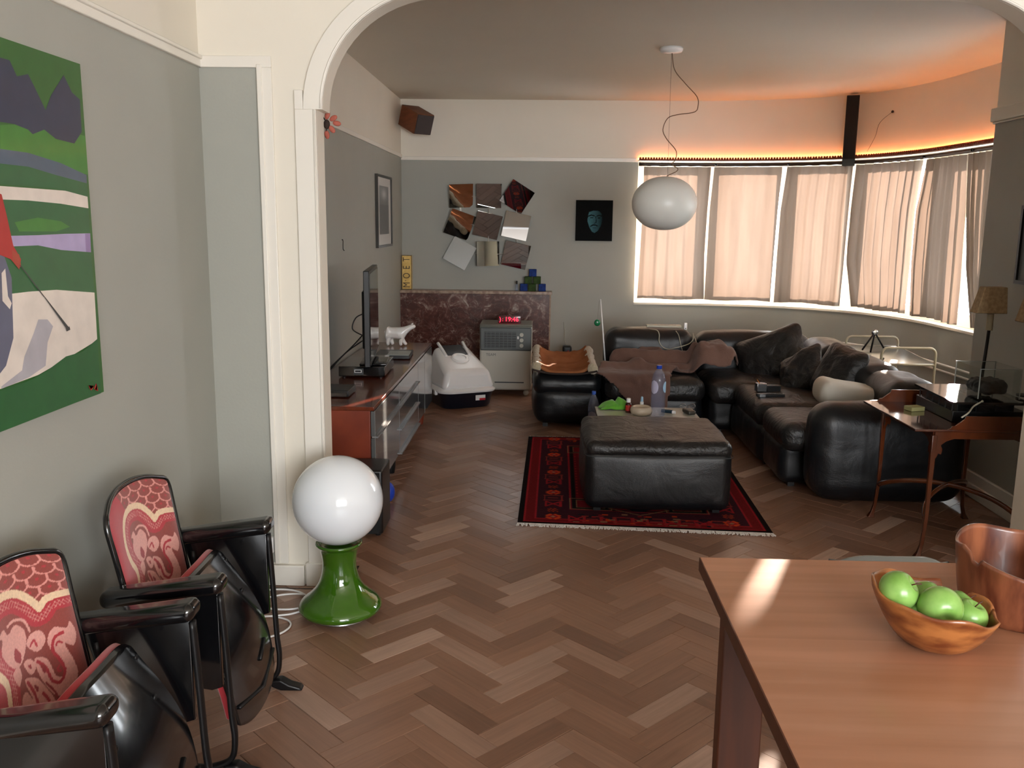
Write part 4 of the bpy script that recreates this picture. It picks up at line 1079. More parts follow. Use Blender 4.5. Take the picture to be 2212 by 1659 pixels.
# ---- tower speaker on the bay wall
q = bay_at(s_at(1840, 2.4, -0.06), -0.075)
T = thing('wall_speaker', 'tall narrow black loudspeaker fixed above the curtains on the bay wall', 'loudspeaker', (q.x, q.y, 2.115), math.radians(-22))
MB().prism([(-0.055, -0.05, 0), (0.055, -0.05, 0), (0.045, 0.055, 0), (-0.045, 0.055, 0)], (0, 0, 0.61)).build('cabinet', M_black, T, bevel=0.006)
MB().box(-0.05, 0.05, -0.056, -0.05, 0.06, 0.60).build('grille', mat('dark_grille', '101113', 0.9, bump=0.2, bscale=700), T, bevel=0.002)
MB().box(-0.05, 0.05, -0.055, -0.05, 0.004, 0.055).build('base_plate', mat('glossy_plate', '0c0d0f', 0.1), T)
MB().box(-0.03, 0.03, 0.055, 0.105, 0.2, 0.4).build('wall_bracket', M_blackm, T)
# wire and hook beside it
a0 = bay_at(s_at(1930, 2.55, 0), -0.012); a1 = bay_at(s_at(1900, 2.4, 0), -0.006); a2 = bay_at(s_at(1875, 2.25, 0), -0.012)
za = onZ
T = thing('wall_wire', 'thin loose wire hanging from a hook on the orange-lit bay wall', 'wire', (a0.x, a0.y, 2.56))
rel(MB().tube(spline([(a0.x, a0.y, 2.56), (a1.x, a1.y, 2.48), (a1.x - 0.03, a1.y + 0.005, 2.36), (a2.x, a2.y, 2.24)], 6), 0.0015, 5).build('wire', M_blackm, T), T.location)
MB().ball((0, 0, 0), 0.012, 8, 6).build('hook', M_blackm, T, smooth=True)

# ---- pendant lamp
T = thing('pendant_lamp', 'white flattened-globe pendant lamp on a wavy cord before the bay window', 'lamp', (0.846, 6.29, ZC))
MB().lathe([(0.02, -0.035), (0.07, -0.028), (0.078, -0.015), (0.078, 0.0)], 32).build('canopy', M_whitep, T, smooth=True)
gl = onY(1435, 439.5, 6.29) - T.location
pr = [(0.222 * math.sin(pi * i / 28) ** 0.92, -0.181 * math.cos(pi * i / 28)) for i in range(29)]
pr[0] = (0.02, -0.181); pr[-1] = (0.02, 0.181)
MB().lathe(pr, 56, tuple(gl)).build('shade', mat('opal_matt', 'e4e4de', 0.35), T, smooth=True)
cp = [(1452, 112), (1457, 150), (1480, 180), (1505, 208), (1508, 228), (1500, 242), (1462, 248), (1442, 256), (1432, 280), (1440, 300), (1460, 325), (1459, 345), (1451, 355), (1464, 364), (1460, 371), (1445, 378), (1438, 383)]
MB().tube([p - T.location for p in spline([onY(a, b_, 6.29 + 0.02 * math.sin(i)) for i, (a, b_) in enumerate(cp)], 6)], 0.003, 6).build('cord', mat('brown_cord', '6a5038', 0.6), T, smooth=True)
MB().tube([onY(1451, 112, 6.29) - T.location, onY(1442, 383, 6.29) - T.location], 0.0008, 4).build('suspension_wire', M_blackm, T)

# ---- air cooler with clock
T = thing('air_cooler', 'grey and white portable air cooler on castors before the marble panel', 'air cooler', (-0.55, 8.10, 0))
M_acw = mat('warm_white_plastic', 'b7b6ac', 0.4); M_acg = mat('slate_grey_plastic', '545a5a', 0.4); M_act = mat('top_grey', '6f6f66', 0.5)
MB().box(0, 0.48, 0, 0.36, 0.055, 0.655).build('housing', M_acw, T, bevel=0.02, seg=3)
MB().box(0.004, 0.476, -0.012, 0.2, 0.425, 0.64).build('front_panel', M_acg, T, bevel=0.012, seg=3)
MB().box(-0.001, 0.481, -0.008, 0.362, 0.642, 0.668).build('top_cover', M_act, T, bevel=0.012, seg=3)
gr = MB().box(0.045, 0.335, -0.016, -0.013, 0.45, 0.60).build('grille_recess', M_black, T)
for k in range(7): MB().box(0.05, 0.335, -0.024, -0.016, 0.455 + k * 0.0225, 0.461 + k * 0.0225).build('slat', M_acg, T)
for k in range(7): MB().box(0.065 + k * 0.038, 0.070 + k * 0.038, -0.0205, -0.017, 0.45, 0.60).build('louvre', M_acg, T)
for k in range(3):
    MB().tube([(0.385, -0.012, 0.575 - k * 0.05), (0.385, -0.024, 0.575 - k * 0.05)], 0.018, 16).build('knob', M_acw, T); 
MB().box(0.345, 0.36, -0.016, -0.012, 0.535, 0.56).build('switch', M_whitep, T)
text_mesh('TEAM', 0.036, M_acg, T, Matrix.Translation((0.105, -0.0012, 0.385)) @ Matrix.Rotation(pi / 2, 4, 'X'), 'lettering')
MB().box(0.14, 0.41, -0.002, 0.01, 0.125, 0.135).build('handle_slot', M_black, T)
for xx in (0.05, 0.43):
    for yy in (0.05, 0.3): MB().ball((xx, yy, 0.027), 0.027, 12, 8).build('castor', M_acw, T, smooth=True)
T = thing('digital_clock', 'dark digital clock showing 19:46 in red on the air cooler', 'clock', (-0.28, 8.2, 0.669))
MB().rbox((0, 0, 0.033), (0.105, 0.025, 0.033), 0.006, 3, 3).build('case', mat('dark_red_acrylic', '2a0508', 0.2, coat=0.5, emit='40000a', estr=0.25), T, smooth=True)
M_led2 = mat('red_display', 'ff2040', 0.5, emit='ff1a38', estr=1.6)
text_mesh('19:46', 0.058, M_led2, T, Matrix.Translation((0.02, -0.0262, 0.036)) @ Matrix.Rotation(pi / 2, 4, 'X') @ Matrix.Shear('XZ', 4, (0, 0)), 'digits', 0.0006)
text_mesh(')', 0.055, M_led2, T, Matrix.Translation((-0.085, -0.0262, 0.036)) @ Matrix.Rotation(pi / 2, 4, 'X'), 'digits', 0.0006)
text_mesh(':', 0.05, M_led2, T, Matrix.Translation((-0.062, -0.0262, 0.036)) @ Matrix.Rotation(pi / 2, 4, 'X'), 'digits', 0.0006)

# ---- covered litter tray
T = thing('litter_box', 'white hooded cat litter box with navy base between sideboard and air cooler', 'litter box', (-0.71, 7.76, 0), math.radians(26))
def ring(cx, cy, hx, hy, r, z, n=8):
    out = []
    for (sx, sy, a0) in ((1, 1, 0), (-1, 1, pi / 2), (-1, -1, pi), (1, -1, 3 * pi / 2)):
        for i in range(n + 1):
            a = a0 + pi / 2 * i / n; out.append((cx + sx * (hx - r) + r * math.cos(a), cy + sy * (hy - r) + r * math.sin(a), z))
    return out
def loft_rings(rs, caps=True):
    b = MB(); n = len(rs[0]); vs = [p for q in rs for p in q]
    fs = [(i * n + j, i * n + (j + 1) % n, (i + 1) * n + (j + 1) % n, (i + 1) * n + j) for i in range(len(rs) - 1) for j in range(n)]
    if caps: fs += [tuple(range(n - 1, -1, -1)), tuple(range((len(rs) - 1) * n, len(rs) * n))]
    return b.add(vs, fs)
loft_rings([ring(0, 0, 0.21, 0.235, 0.09, 0.0), ring(0, 0, 0.225, 0.25, 0.1, 0.02), ring(0, 0, 0.25, 0.275, 0.11, 0.14), ring(0, 0, 0.255, 0.28, 0.11, 0.15)]).build('tray', M_navy, T, smooth=True, auto=0.8)
def tilt(rg, dz):        # raise the rear (y>0), drop the front
    return [(x, y, z + dz * y) for x, y, z in rg]
loft_rings([ring(0, 0, 0.262, 0.287, 0.115, 0.14), ring(0, 0, 0.268, 0.292, 0.12, 0.155), ring(0, 0, 0.25, 0.275, 0.11, 0.168), ring(0, 0, 0.24, 0.26, 0.10, 0.18)]).build('hood_rim', M_whitep, T, smooth=True, auto=0.9)
def zt_(y): return 0.325 + 0.37 * (y + 0.235)
MB().hexa([(-0.245, -0.268, 0.165), (0.245, -0.268, 0.165), (0.245, 0.268, 0.165), (-0.245, 0.268, 0.165)], [(-0.20, -0.235, zt_(-0.235)), (0.20, -0.235, zt_(-0.235)), (0.16, 0.21, zt_(0.21)), (-0.16, 0.21, zt_(0.21))]).build('hood', M_whitep, T, bevel=0.045, seg=5)
MB().prism([(-0.10, 0.03, zt_(0.03) + 0.001), (0.10, 0.03, zt_(0.03) + 0.001), (0.095, 0.20, zt_(0.20) + 0.001), (-0.095, 0.20, zt_(0.20) + 0.001)], (0, -0.001, 0.004)).build('flap', M_navy, T)
for sx in (-1, 1):
    MB().tube(spline([(sx * 0.108, 0.02, zt_(0.02) + 0.0), (sx * 0.112, 0.12, zt_(0.12) + 0.012), (sx * 0.118, 0.215, zt_(0.215) + 0.02)], 5), 0.014, 8).build('ridge', M_whitep, T, smooth=True)
vb = MB(); vb.M = Matrix.Translation((0.0, -0.03, zt_(-0.03))) @ Matrix.Rotation(math.radians(20.3), 4, 'X')
vb.lathe([(0.0, 0.010), (0.048, 0.010), (0.054, 0.018), (0.07, 0.018), (0.08, 0.008), (0.083, -0.01)], 32); vb.build('vent_lid', M_whitep, T, smooth=True, auto=0.5)
for sx in (-1, 1): MB().rbox((sx * 0.26, -0.12, 0.135), (0.012, 0.025, 0.022), 0.006, 2, 2).build('clip', M_whitep, T, smooth=True)
lb_ = MB(); lb_.box(0.05, 0.14, -0.2795, -0.2765, 0.07, 0.115); lb_.build('sticker', M_whitep, T); MB().box(0.085, 0.14, -0.2805, -0.2795, 0.07, 0.088).build('sticker_print', mat('sticker_red', 'b81f2a', 0.5), T)

# ---- small black heater/speaker at back wall
T = thing('small_fan_heater', 'small black upright device with red dot against the back wall', 'device', (0.268, 8.62, 0.0))
MB().rbox((0, 0, 0.205), (0.045, 0.05, 0.205), 0.02, 3, 4).build('body', M_black, T, smooth=True); MB().ball((0.01, -0.05, 0.36), (0.01, 0.003, 0.01), 10, 6).build('button', mat('red_dot', 'a03040', 0.4), T, smooth=True)
MB().tube(spline([(0.0, 0.04, 0.38), (-0.02, 0.18, 0.44), (-0.02, 0.315, 0.52), (-0.03, 0.322, 0.60)], 6), 0.003, 6).build('lead', mat('grey_lead', '9a9888', 0.5), T, smooth=True)
# ---- rug
def raster_rug():
    nu, nv = 250, 340; U, V = np.meshgrid(np.linspace(0, 1, nu), np.linspace(0, 1, nv)); X = U * 134; Y = V * 195     # centimetres
    ex = np.minimum(X, 134 - X); ey = np.minimum(Y, 195 - Y)
    E = ex.copy(); 
    E = np.minimum(ex, ey * 1.15)
    dark, red, crim, navy, org, tan = lin('140c0d'), lin('981e26'), lin('680e1a'), lin('12151f'), lin('c8441c'), lin('937050')
    im = np.ones((nv, nu, 3)) * crim
    im[E < 30] = navy * 0.9 + crim * 0.25; im[E < 9] = red * 0.5; im[E < 3] = dark
    for e0 in (3.5, 9.5, 29.0): im[np.abs(E - e0) < 0.55] = red
    im[np.abs(E - 31) < 0.9] = dark
    # motifs in the main border
    def motif(cx, cy, k):
        dx, dy = np.abs(X - cx), np.abs(Y - cy)
        if k == 0:
            m = (dx + dy < 6.0); im[m & (np.abs(dx - dy) < 3.2)] = org; im[dx + dy < 3.4] = red; im[dx + dy < 1.5] = tan
        elif k == 1:
            im[(dx < 5) & (dy < 5) & ((np.abs(dx - dy) < 0.9) | (np.abs(dx - 4.2) < 0.6))] = red
        elif k == 2:
            im[(dx < 6) & (dy < 5.5) & ((np.abs(dy - 4.6) < 0.5) | (np.abs(dx - 5) < 0.5) | ((dy < 0.6) & (dx < 3)))] = red * 0.7 + tan * 0.15
        else:
            im[(dx < 3) & (dy < 3) & (((X * 1.3 + Y).astype(int) % 3) == 0)] = org * 0.8
    k = 0
    for cy in np.arange(12, 190, 11.0):
        for cx in (19, 115): motif(cx, cy, (0, 3, 1, 2)[k % 4])
        k += 1
    for cx in np.arange(32, 110, 8.5):
        for cy in (10, 185): motif(cx, cy, (3, 1, 3, 2)[k % 4]); k += 1
    rr = np.random.RandomState(3)
    for _ in range(90):
        cx = rr.uniform(28, 106); cy = rr.choice([rr.uniform(4, 20), rr.uniform(175, 191)]); c = [org, navy * 1.6, tan, red][rr.randint(4)]
        im[(np.abs(X - cx) < rr.uniform(0.8, 2)) & (np.abs(Y - cy) < rr.uniform(0.6, 1.2))] = c * 0.8
    # corner boxes and inner frames
    for cx in (40, 94):
        for cy in (36, 159):
            dx, dy = np.abs(X - cx), np.abs(Y - cy)
            b1 = (dx < 12) & (dy < 10); im[b1 & ((dx > 11.2) | (dy > 9.2))] = tan; im[b1 & (dx < 10.4) & (dy < 8.4)] = dark; im[(dx < 7.5) & (dy < 6)] = crim * 1.1
            im[(dx < 8.2) & (dy < 6.8) & ((dx > 7.5) | (dy > 6.1))] = tan * 0.7
    f = (ex > 31) & (ey > 50)
    im[f & (np.abs(ex - 33) < 0.5) & ((Y / 3).astype(int) % 2 == 0)] = red
    im[f & (np.abs(ex - 38.5) < 0.4)] = tan * 0.6
    im[f & (ex > 34) & (ex < 38) & (((Y / 4).astype(int) % 2) == 0) & (((X * 1.0).astype(int) % 3) == 0)] = red * 0.6
    d = np.abs(X - 67) * 0.8 + np.abs(Y - 30) * 1.3; im[(d < 14) & (d > 12.4)] = tan * 0.6; im[d < 6] = navy
    im *= (0.85 + 0.3 * rr.rand(nv, nu))[..., None]
    return im
rc = [Vector((-.103, 4.569, 0)), Vector((1.236, 4.487, 0)), Vector((1.285, 6.50, 0)), Vector((-.07, 6.515, 0))]
def rugp(u, v): 
    p = rc[0] * (1 - u) * (1 - v) + rc[1] * u * (1 - v) + rc[2] * u * v + rc[3] * (1 - u) * v
    return Vector((p.x, p.y, 0.009 + 0.0015 * math.sin(u * 9) * math.sin(v * 7)))
T = thing('rug', 'dark red patterned wool rug with white fringe under the ottoman', 'rug', (0, 0, 0))
ri = raster_rug()
img_grid(250, 340, rugp, ri, 'pile', mat('wool_weave', '5c0f16', 0.95, attr='weave', bump=0.3, bscale=700, spec=0.1), T)
b = MB(); b.prism([tuple(Vector((q.x, q.y, 0.0015))) for q in rc], (0, 0, 0.005)); b.build('backing', mat('rug_back', '2a1614', 0.9), T)
b = MB()
for i in range(420):
    for (v, sg) in ((0, -1), (1, 1)):
        p = rugp((i + 0.5) / 420, v); dx = R.gauss(0, 0.008); ln = R.uniform(0.022, 0.042) * (1 if v == 0 else 0.5)
        if R.random() < 0.04 and v == 0: ln = 0.012; 
        w_ = 0.0022
        b.add([(p.x - w_, p.y, 0.008), (p.x + w_, p.y, 0.008), (p.x + dx + w_, p.y + sg * ln, 0.003 + R.uniform(0, 0.006)), (p.x + dx - w_, p.y + sg * ln, 0.003)], [(0, 1, 2, 3)])
o = b.build('fringe', mat('cotton_fringe', 'f0eeec', 0.9), T, solid=0.002); o['kind'] = 'stuff'

# ---- leather pieces
def wr(amp, sc_, seed):
    def fn(p, d):
        n = fbm((p[0] * sc_ + seed, p[1] * sc_, p[2] * sc_)) * amp
        return (p[0] + d[0] * n, p[1] + d[1] * n, p[2] + d[2] * n)
    return fn
def cushion(name, c, h, r, m, parent, bulge=0.02, amp=0.004, sc_=5, seed=0, top=None, extra=None):
    w1 = wr(amp, sc_, seed)
    def fn(p, d):
        q = Vector(w1(p, d))
        a, b_, c_ = p[0] / h[0], p[1] / h[1], p[2] / h[2]
        q.x += math.copysign(1, a) * bulge * (abs(a) ** 3) * (1 - b_ * b_) * (1 - c_ * c_)
        q.y += math.copysign(1, b_) * bulge * (abs(b_) ** 3) * (1 - a * a) * (1 - c_ * c_)
        q.z += math.copysign(1, c_) * bulge * (abs(c_) ** 3) * (1 - b_ * b_) * (1 - a * a)
        if extra: q = Vector(extra(q, (a, b_, c_)))
        return q
    o = MB().rbox((0, 0, 0), h, r, 5, 16, fn).build(name, m, parent, smooth=True)
    o.location = c if parent is None else Vector(c) - parent.location
    return o
T = thing('ottoman', 'square black leather ottoman standing on the red rug', 'ottoman', (0.665, 5.09, 0.012))
def ofn(q, a):
    if a[2] > 0.3: q[2] += 0.0
    return q
cushion('body', (0.665, 5.09, 0.2), (0.40, 0.345, 0.172), 0.055, M_leather, T, 0.022, 0.004, 4, 3)
cushion('top_cushion', (0.665, 5.09, 0.372), (0.398, 0.343, 0.046), 0.042, M_leather2, T, 0.012, 0.005, 6, 9)
sm = MB()
for zz in (0.337,):
    pts = []
    for (sx, sy, a0) in ((1, 1, 0), (-1, 1, pi / 2), (-1, -1, pi), (1, -1, 3 * pi / 2)):
        for i in range(7):
            a = a0 + pi / 2 * i / 6; pts.append((0.665 + sx * (0.408 - 0.05) + 0.05 * math.cos(a), 5.09 + sy * (0.352 - 0.05) + 0.05 * math.sin(a), zz))
    sm.tube(pts, 0.0022, 5, closed=True)
rel(sm.build('seam', mat('thread', '3a3d40', 0.6), T, smooth=True), T.location)
for sx in (-1, 1):
    for sy in (-1, 1): MB().box(sx * 0.33 - 0.02, sx * 0.33 + 0.02, sy * 0.28 - 0.02, sy * 0.28 + 0.02, 0.0, 0.03).build('foot', M_black, T)

SG = 'black leather sofa modules'
def module(name, label, cat, boxes, base):
    T = thing(name, label, cat, base, 0, SG)
    for k, (nm, x0, x1, y0, y1, z0, z1, r, m_, bl) in enumerate(boxes):
        cushion(nm, ((x0 + x1) / 2, (y0 + y1) / 2, (z0 + z1) / 2), ((x1 - x0) / 2, (y1 - y0) / 2, (z1 - z0) / 2), r, m_, T, bl, 0.007, 5, R.uniform(0, 50))
    xs = [boxes[0][1], boxes[0][2]]; yy = [boxes[0][3], boxes[0][4]]
    for x in (min(xs) + 0.09, max(xs) - 0.09):
        for y in (min(yy) + 0.09, max(yy) - 0.09): rel(MB().box(x - 0.02, x + 0.02, y - 0.02, y + 0.02, 0, 0.05).build('foot', M_black, T), base)
    return T
LB, LW = M_leather, M_leather2
module('sofa_module', 'backless left end module of the black leather sofa, under the cat bed', 'sofa', [('base', -0.035, 0.485, 6.83, 7.62, 0.03, 0.335, 0.09, LB, 0.02), ('seat', -0.04, 0.487, 6.82, 7.62, 0.26, 0.43, 0.075, LB, 0.015)], (0.2, 7.2, 0))
module('sofa_module', 'sofa module with high back behind the coffee table, partly under the brown blanket', 'sofa', [('base', 0.52, 1.265, 6.76, 7.62, 0.03, 0.30, 0.07, LB, 0.015), ('seat', 0.515, 1.27, 6.72, 7.34, 0.24, 0.43, 0.075, LW, 0.015), ('backrest', 0.555, 1.27, 7.36, 7.66, 0.30, 0.715, 0.09, LB, 0.015)], (0.9, 7.2, 0))
module('sofa_module', 'corner module of the black leather sofa under the bay window', 'sofa', [('base', 1.31, 2.40, 6.73, 7.62, 0.03, 0.30, 0.06, LB, 0.01), ('seat', 1.30, 2.11, 6.63, 7.34, 0.25, 0.42, 0.07, LW, 0.01), ('backrest', 1.31, 2.24, 7.37, 7.66, 0.30, 0.70, 0.09, LB, 0.015), ('side_backrest', 2.13, 2.43, 6.74, 7.34, 0.30, 0.69, 0.09, LB, 0.015)], (1.8, 7.2, 0))
module('sofa_module', 'middle right-hand module of the black leather sofa carrying the silver box and remote', 'sofa', [('base', 1.46, 2.42, 5.82, 6.69, 0.03, 0.30, 0.06, LB, 0.01), ('seat', 1.455, 2.08, 5.82, 6.60, 0.25, 0.425, 0.07, LW, 0.012), ('backrest', 2.11, 2.42, 5.88, 6.69, 0.30, 0.675, 0.09, LB, 0.015)], (1.9, 6.2, 0))
module('sofa_module', 'nearest right-hand module of the black leather sofa with its tall rounded arm', 'sofa', [('base', 1.48, 2.42, 5.31, 5.78, 0.03, 0.30, 0.06, LB, 0.01), ('seat', 1.465, 2.08, 5.22, 5.79, 0.25, 0.425, 0.07, LW, 0.012), ('backrest', 2.11, 2.43, 5.30, 5.85, 0.30, 0.665, 0.10, LB, 0.015), ('armrest', 1.59, 2.46, 5.0, 5.28, 0.02, 0.575, 0.11, LB, 0.02)], (1.9, 5.4, 0))

# ---- loose black cushions
def pillow(name, label, c, h, rot, m_, amp=0.02, seed=0, cat='cushion', grp='loose black leather cushions'):
    def fn(p, d):
        a, b_ = p[0] / h[0], p[1] / h[1]
        k = max(0.0, (1 - abs(a) ** 2.6) * (1 - abs(b_) ** 2.6)) ** 0.5
        z = p[2] * (0.12 + 0.95 * k); cr = 0.02 * math.sin(a * 5 + seed) * (abs(b_) > 0.3)
        q = fbm((p[0] * 6 + seed, p[1] * 6, seed)) * amp + fbm((p[0] * 22 + seed, p[1] * 4, seed)) * amp * 0.25
        return (p[0] * (1 - 0.06 * (1 - abs(b_)) ), p[1] * (1 - 0.06 * (1 - abs(a))), z + q * (1 if True else 0) * k)
    o = MB().rbox((0, 0, 0), h, min(h) * 0.95, 4, 22, fn).build(name, m_, smooth=True)
    o.location = c; o.rotation_euler = [math.radians(x) for x in rot]; tag(o, label, cat, grp); return o
pillow('cushion', 'large black leather cushion leaning across the sofa corner', (1.83, 7.05, 0.565), (0.29, 0.21, 0.075), (66, -24, -30), LW, 0.02, 1)
pillow('cushion', 'crumpled black cushion with pointed top corner, in front of the big one', (1.91, 6.50, 0.535), (0.20, 0.18, 0.065), (58, -32, -48), LW, 0.03, 5)
pillow('cushion', 'soft black cushion leaning on the right backrest behind the white pillow', (2.06, 6.12, 0.60), (0.20, 0.19, 0.07), (66, 8, -68), LW, 0.02, 9)
M_wpil = mat('white_cotton', 'cfc9bd', 0.7, var=0.04, scale=8)
def wfn(p, d):
    a = p[0] / 0.25; return (p[0], p[1] * (1 - 0.25 * a), p[2] * (1 - 0.35 * a) + 0.006 * fbm((p[0] * 7, p[1] * 7, 3)))
o = MB().rbox((0, 0, 0), (0.25, 0.13, 0.065), 0.06, 5, 12, wfn).build('pillow', M_wpil, smooth=True)
o.location = (2.03, 5.68, 0.53); o.rotation_euler = (0, math.radians(4), math.radians(-4)); tag(o, 'smooth white pillow lying on the sofa behind the near arm', 'pillow')
# ---- game controllers/devices on the sofa
T = thing('metal_box', 'small silver and black box lying on the right-hand sofa seat', 'box', (1.60, 6.25, 0.432), 0.1)
MB().box(-0.07, 0.0, -0.03, 0.03, 0, 0.06).build('silver_part', M_chrome, T, bevel=0.004); MB().box(0.0, 0.10, -0.03, 0.03, 0, 0.045).build('black_part', M_black, T, bevel=0.004)
MB().tube([(-0.045, 0, 0.058), (-0.065, 0, 0.085)], 0.003, 6).build('lever', mat('orange_tip', 'b06a20', 0.4), T)
T = thing('remote_control', 'black remote with metal ends on the sofa seat in front of the silver box', 'remote control', (1.58, 6.05, 0.432), 0.05)
MB().box(-0.09, 0.1, -0.02, 0.02, 0, 0.022).build('case', M_black, T, bevel=0.004); MB().box(-0.075, -0.035, -0.025, -0.02, 0.002, 0.02).build('metal_end', M_chrome, T)
for k in range(8): MB().box(-0.02 + k * 0.014, -0.012 + k * 0.014, -0.01, 0.01, 0.022, 0.025).build('button', M_acg, T)

# ---- brown blanket on the sofa
M_blk = mat('brown_fleece', '5f443a', 0.95, c2='6e5247', scale=5, bump=0.35, bscale=140, sheen=0.15)
def clothsheet(poly, surf, step, m_, name, label, cat, thick=0.014, solid=True):
    xs = [p[0] for p in poly]; ysx = [p[1] for p in poly]; nx = int((max(xs) - min(xs)) / step) + 2; ny = int((max(ysx) - min(ysx)) / step) + 2
    GX, GY = np.meshgrid(min(xs) + step * np.arange(nx), min(ysx) + step * np.arange(ny)); ins = in_poly(GX, GY, poly)
    idx = {}; vs = []; fs = []
    def vid(i, j):
        if (i, j) not in idx: idx[(i, j)] = len(vs); vs.append(surf(GX[j, i], GY[j, i]))
        return idx[(i, j)]
    for j in range(ny - 1):
        for i in range(nx - 1):
            if ins[j, i] and ins[j + 1, i] and ins[j, i + 1] and ins[j + 1, i + 1]: fs.append((vid(i, j), vid(i + 1, j), vid(i + 1, j + 1), vid(i, j + 1)))
    o = MB().add(vs, fs).build(name, m_, smooth=True, solid=thick, subsurf=1)
    return tag(o, label, cat)
def ridge(x, y, a, b_, w_, h): 
    dx, dy = b_[0] - a[0], b_[1] - a[1]; L2 = dx * dx + dy * dy; t = max(0, min(1, ((x - a[0]) * dx + (y - a[1]) * dy) / L2))
    d = math.hypot(x - a[0] - t * dx, y - a[1] - t * dy); return h * math.exp(-(d / w_) ** 2)
def blanket(x, s):      # s = distance from the backrest along seat, over the front edge, then down
    folds = ridge(x, s, (0.62, 0.12), (1.2, 0.22), 0.055, 0.13) + ridge(x, s, (0.84, 0.02), (0.98, 0.06), 0.06, 0.13) + ridge(x, s, (0.5, 0.3), (0.78, 0.34), 0.05, 0.05) + ridge(x, s, (0.75, 0.3), (1.1, 0.5), 0.03, 0.05) + ridge(x, s, (0.95, 0.32), (1.3, 0.34), 0.04, 0.04)
    folds += 0.19 * math.exp(-(((x - 1.385) / 0.17) ** 8 + ((s - 0.27) / 0.2) ** 6)) * (1 + 0.25 * fbm((x * 9, s * 9, 8))) + 0.012 * fbm((x * 6, s * 6, 2)) + 0.012 * abs(fbm((x * 13, s * 9, 5)))
    sE = 0.58; y0 = 7.34; zt = 0.452
    if s <= sE: return (x, y0 - s, zt + max(0, folds))
    a = s - sE; rr = 0.07; arc = rr * pi / 2
    if a < arc: an = a / rr; return (x, y0 - sE - rr * math.sin(an) - folds * math.sin(an), zt - rr * (1 - math.cos(an)) + max(0, folds) * math.cos(an))
    return (x, y0 - sE - rr - 0.012 - 0.5 * max(0, folds) - 0.012 * math.sin(x * 22), zt - rr - (a - arc))
clothsheet([(0.60, 0.06), (0.82, 0.0), (1.05, 0.0), (1.26, 0.05), (1.48, 0.04), (1.55, 0.12), (1.58, 0.28), (1.56, 0.4), (1.48, 0.49), (1.28, 0.49), (1.10, 0.47), (1.02, 0.52), (1.0, 0.75), (0.96, 1.0), (0.80, 0.98), (0.70, 0.86), (0.56, 0.70), (0.44, 0.60), (0.40, 0.56), (0.46, 0.36), (0.52, 0.2)], blanket, 0.017, M_blk, 'blanket', 'crumpled brown fleece blanket thrown over the sofa behind the coffee table', 'blanket')

# ---- cat bed
T = thing('cat_bed', 'rust-brown pet bed with cream fleece bolsters on the left end of the sofa', 'pet bed', (0.195, 7.12, 0.445))
M_rust = mat('rust_suede', '8e5836', 0.95, c2='9e6642', scale=8, spec=0.1); M_fl = mat('cream_fleece', 'b8aa8e', 0.95, bump=0.6, bscale=70, sheen=0.5, dist=0.02)
b = MB(); vs = []; n1, n2 = 24, 22
for j in range(n2 + 1):
    for i in range(n1 + 1):
        t, u = -1 + 2 * i / n1, j / n2
        vs.append((t * 0.20, -0.36 + u * 0.74, 0.008 + 0.06 * abs(t) ** 4 + 0.012 * max(0, fbm((t * 3, u * 4, 1))) + 0.05 * u ** 3))
b.add(vs, [(j * (n1 + 1) + i, j * (n1 + 1) + i + 1, (j + 1) * (n1 + 1) + i + 1, (j + 1) * (n1 + 1) + i) for j in range(n2) for i in range(n1)])
b.build('mat', M_rust, T, smooth=True, solid=0.02)
for sx in (-1, 1):
    pts = [(sx * 0.215, -0.38 + 0.78 * i / 14, 0.045 + 0.05 * (i / 14) ** 3 + 0.006 * math.sin(i * 1.7)) for i in range(15)]
    MB().tube(pts, [0.036 + 0.006 * math.sin(i * 2.1 + sx) for i in range(15)], 14).build('bolster', M_fl, T, smooth=True)
MB().tube(spline([(-0.25, -0.385, 0.035), (-0.12, -0.385, 0.008), (0, -0.385, 0.004), (0.12, -0.385, 0.006), (0.25, -0.385, 0.03)], 5), 0.008, 8).build('binding', mat('dark_brown_binding', '2a1d18', 0.8), T, smooth=True)
# ---- cat toy rod
T = thing('cat_toy', 'white rod cat toy with dangling green disc beside the sofa back', 'toy', (0.548, 7.33, 0.43))
P0, P1 = Vector((0, 0, 0.0)), Vector((-0.055, 0, 0.545))
MB().tube([P0, P1], [0.007, 0.004], 8).build('rod', M_whitep, T, smooth=True)
MB().tube(spline([P1, P1 + Vector((-0.012, 0, -0.03)), P1 + Vector((-0.02, 0, -0.17))], 5), 0.0012, 5).build('string', mat('grey_string', '77746a', 0.7), T)
MB().ball(tuple(P1 + Vector((-0.022, 0, -0.195))), (0.026, 0.012, 0.028), 16, 10).build('disc', mat('green_plastic', '0c6a40', 0.25, coat=0.3), T, smooth=True)
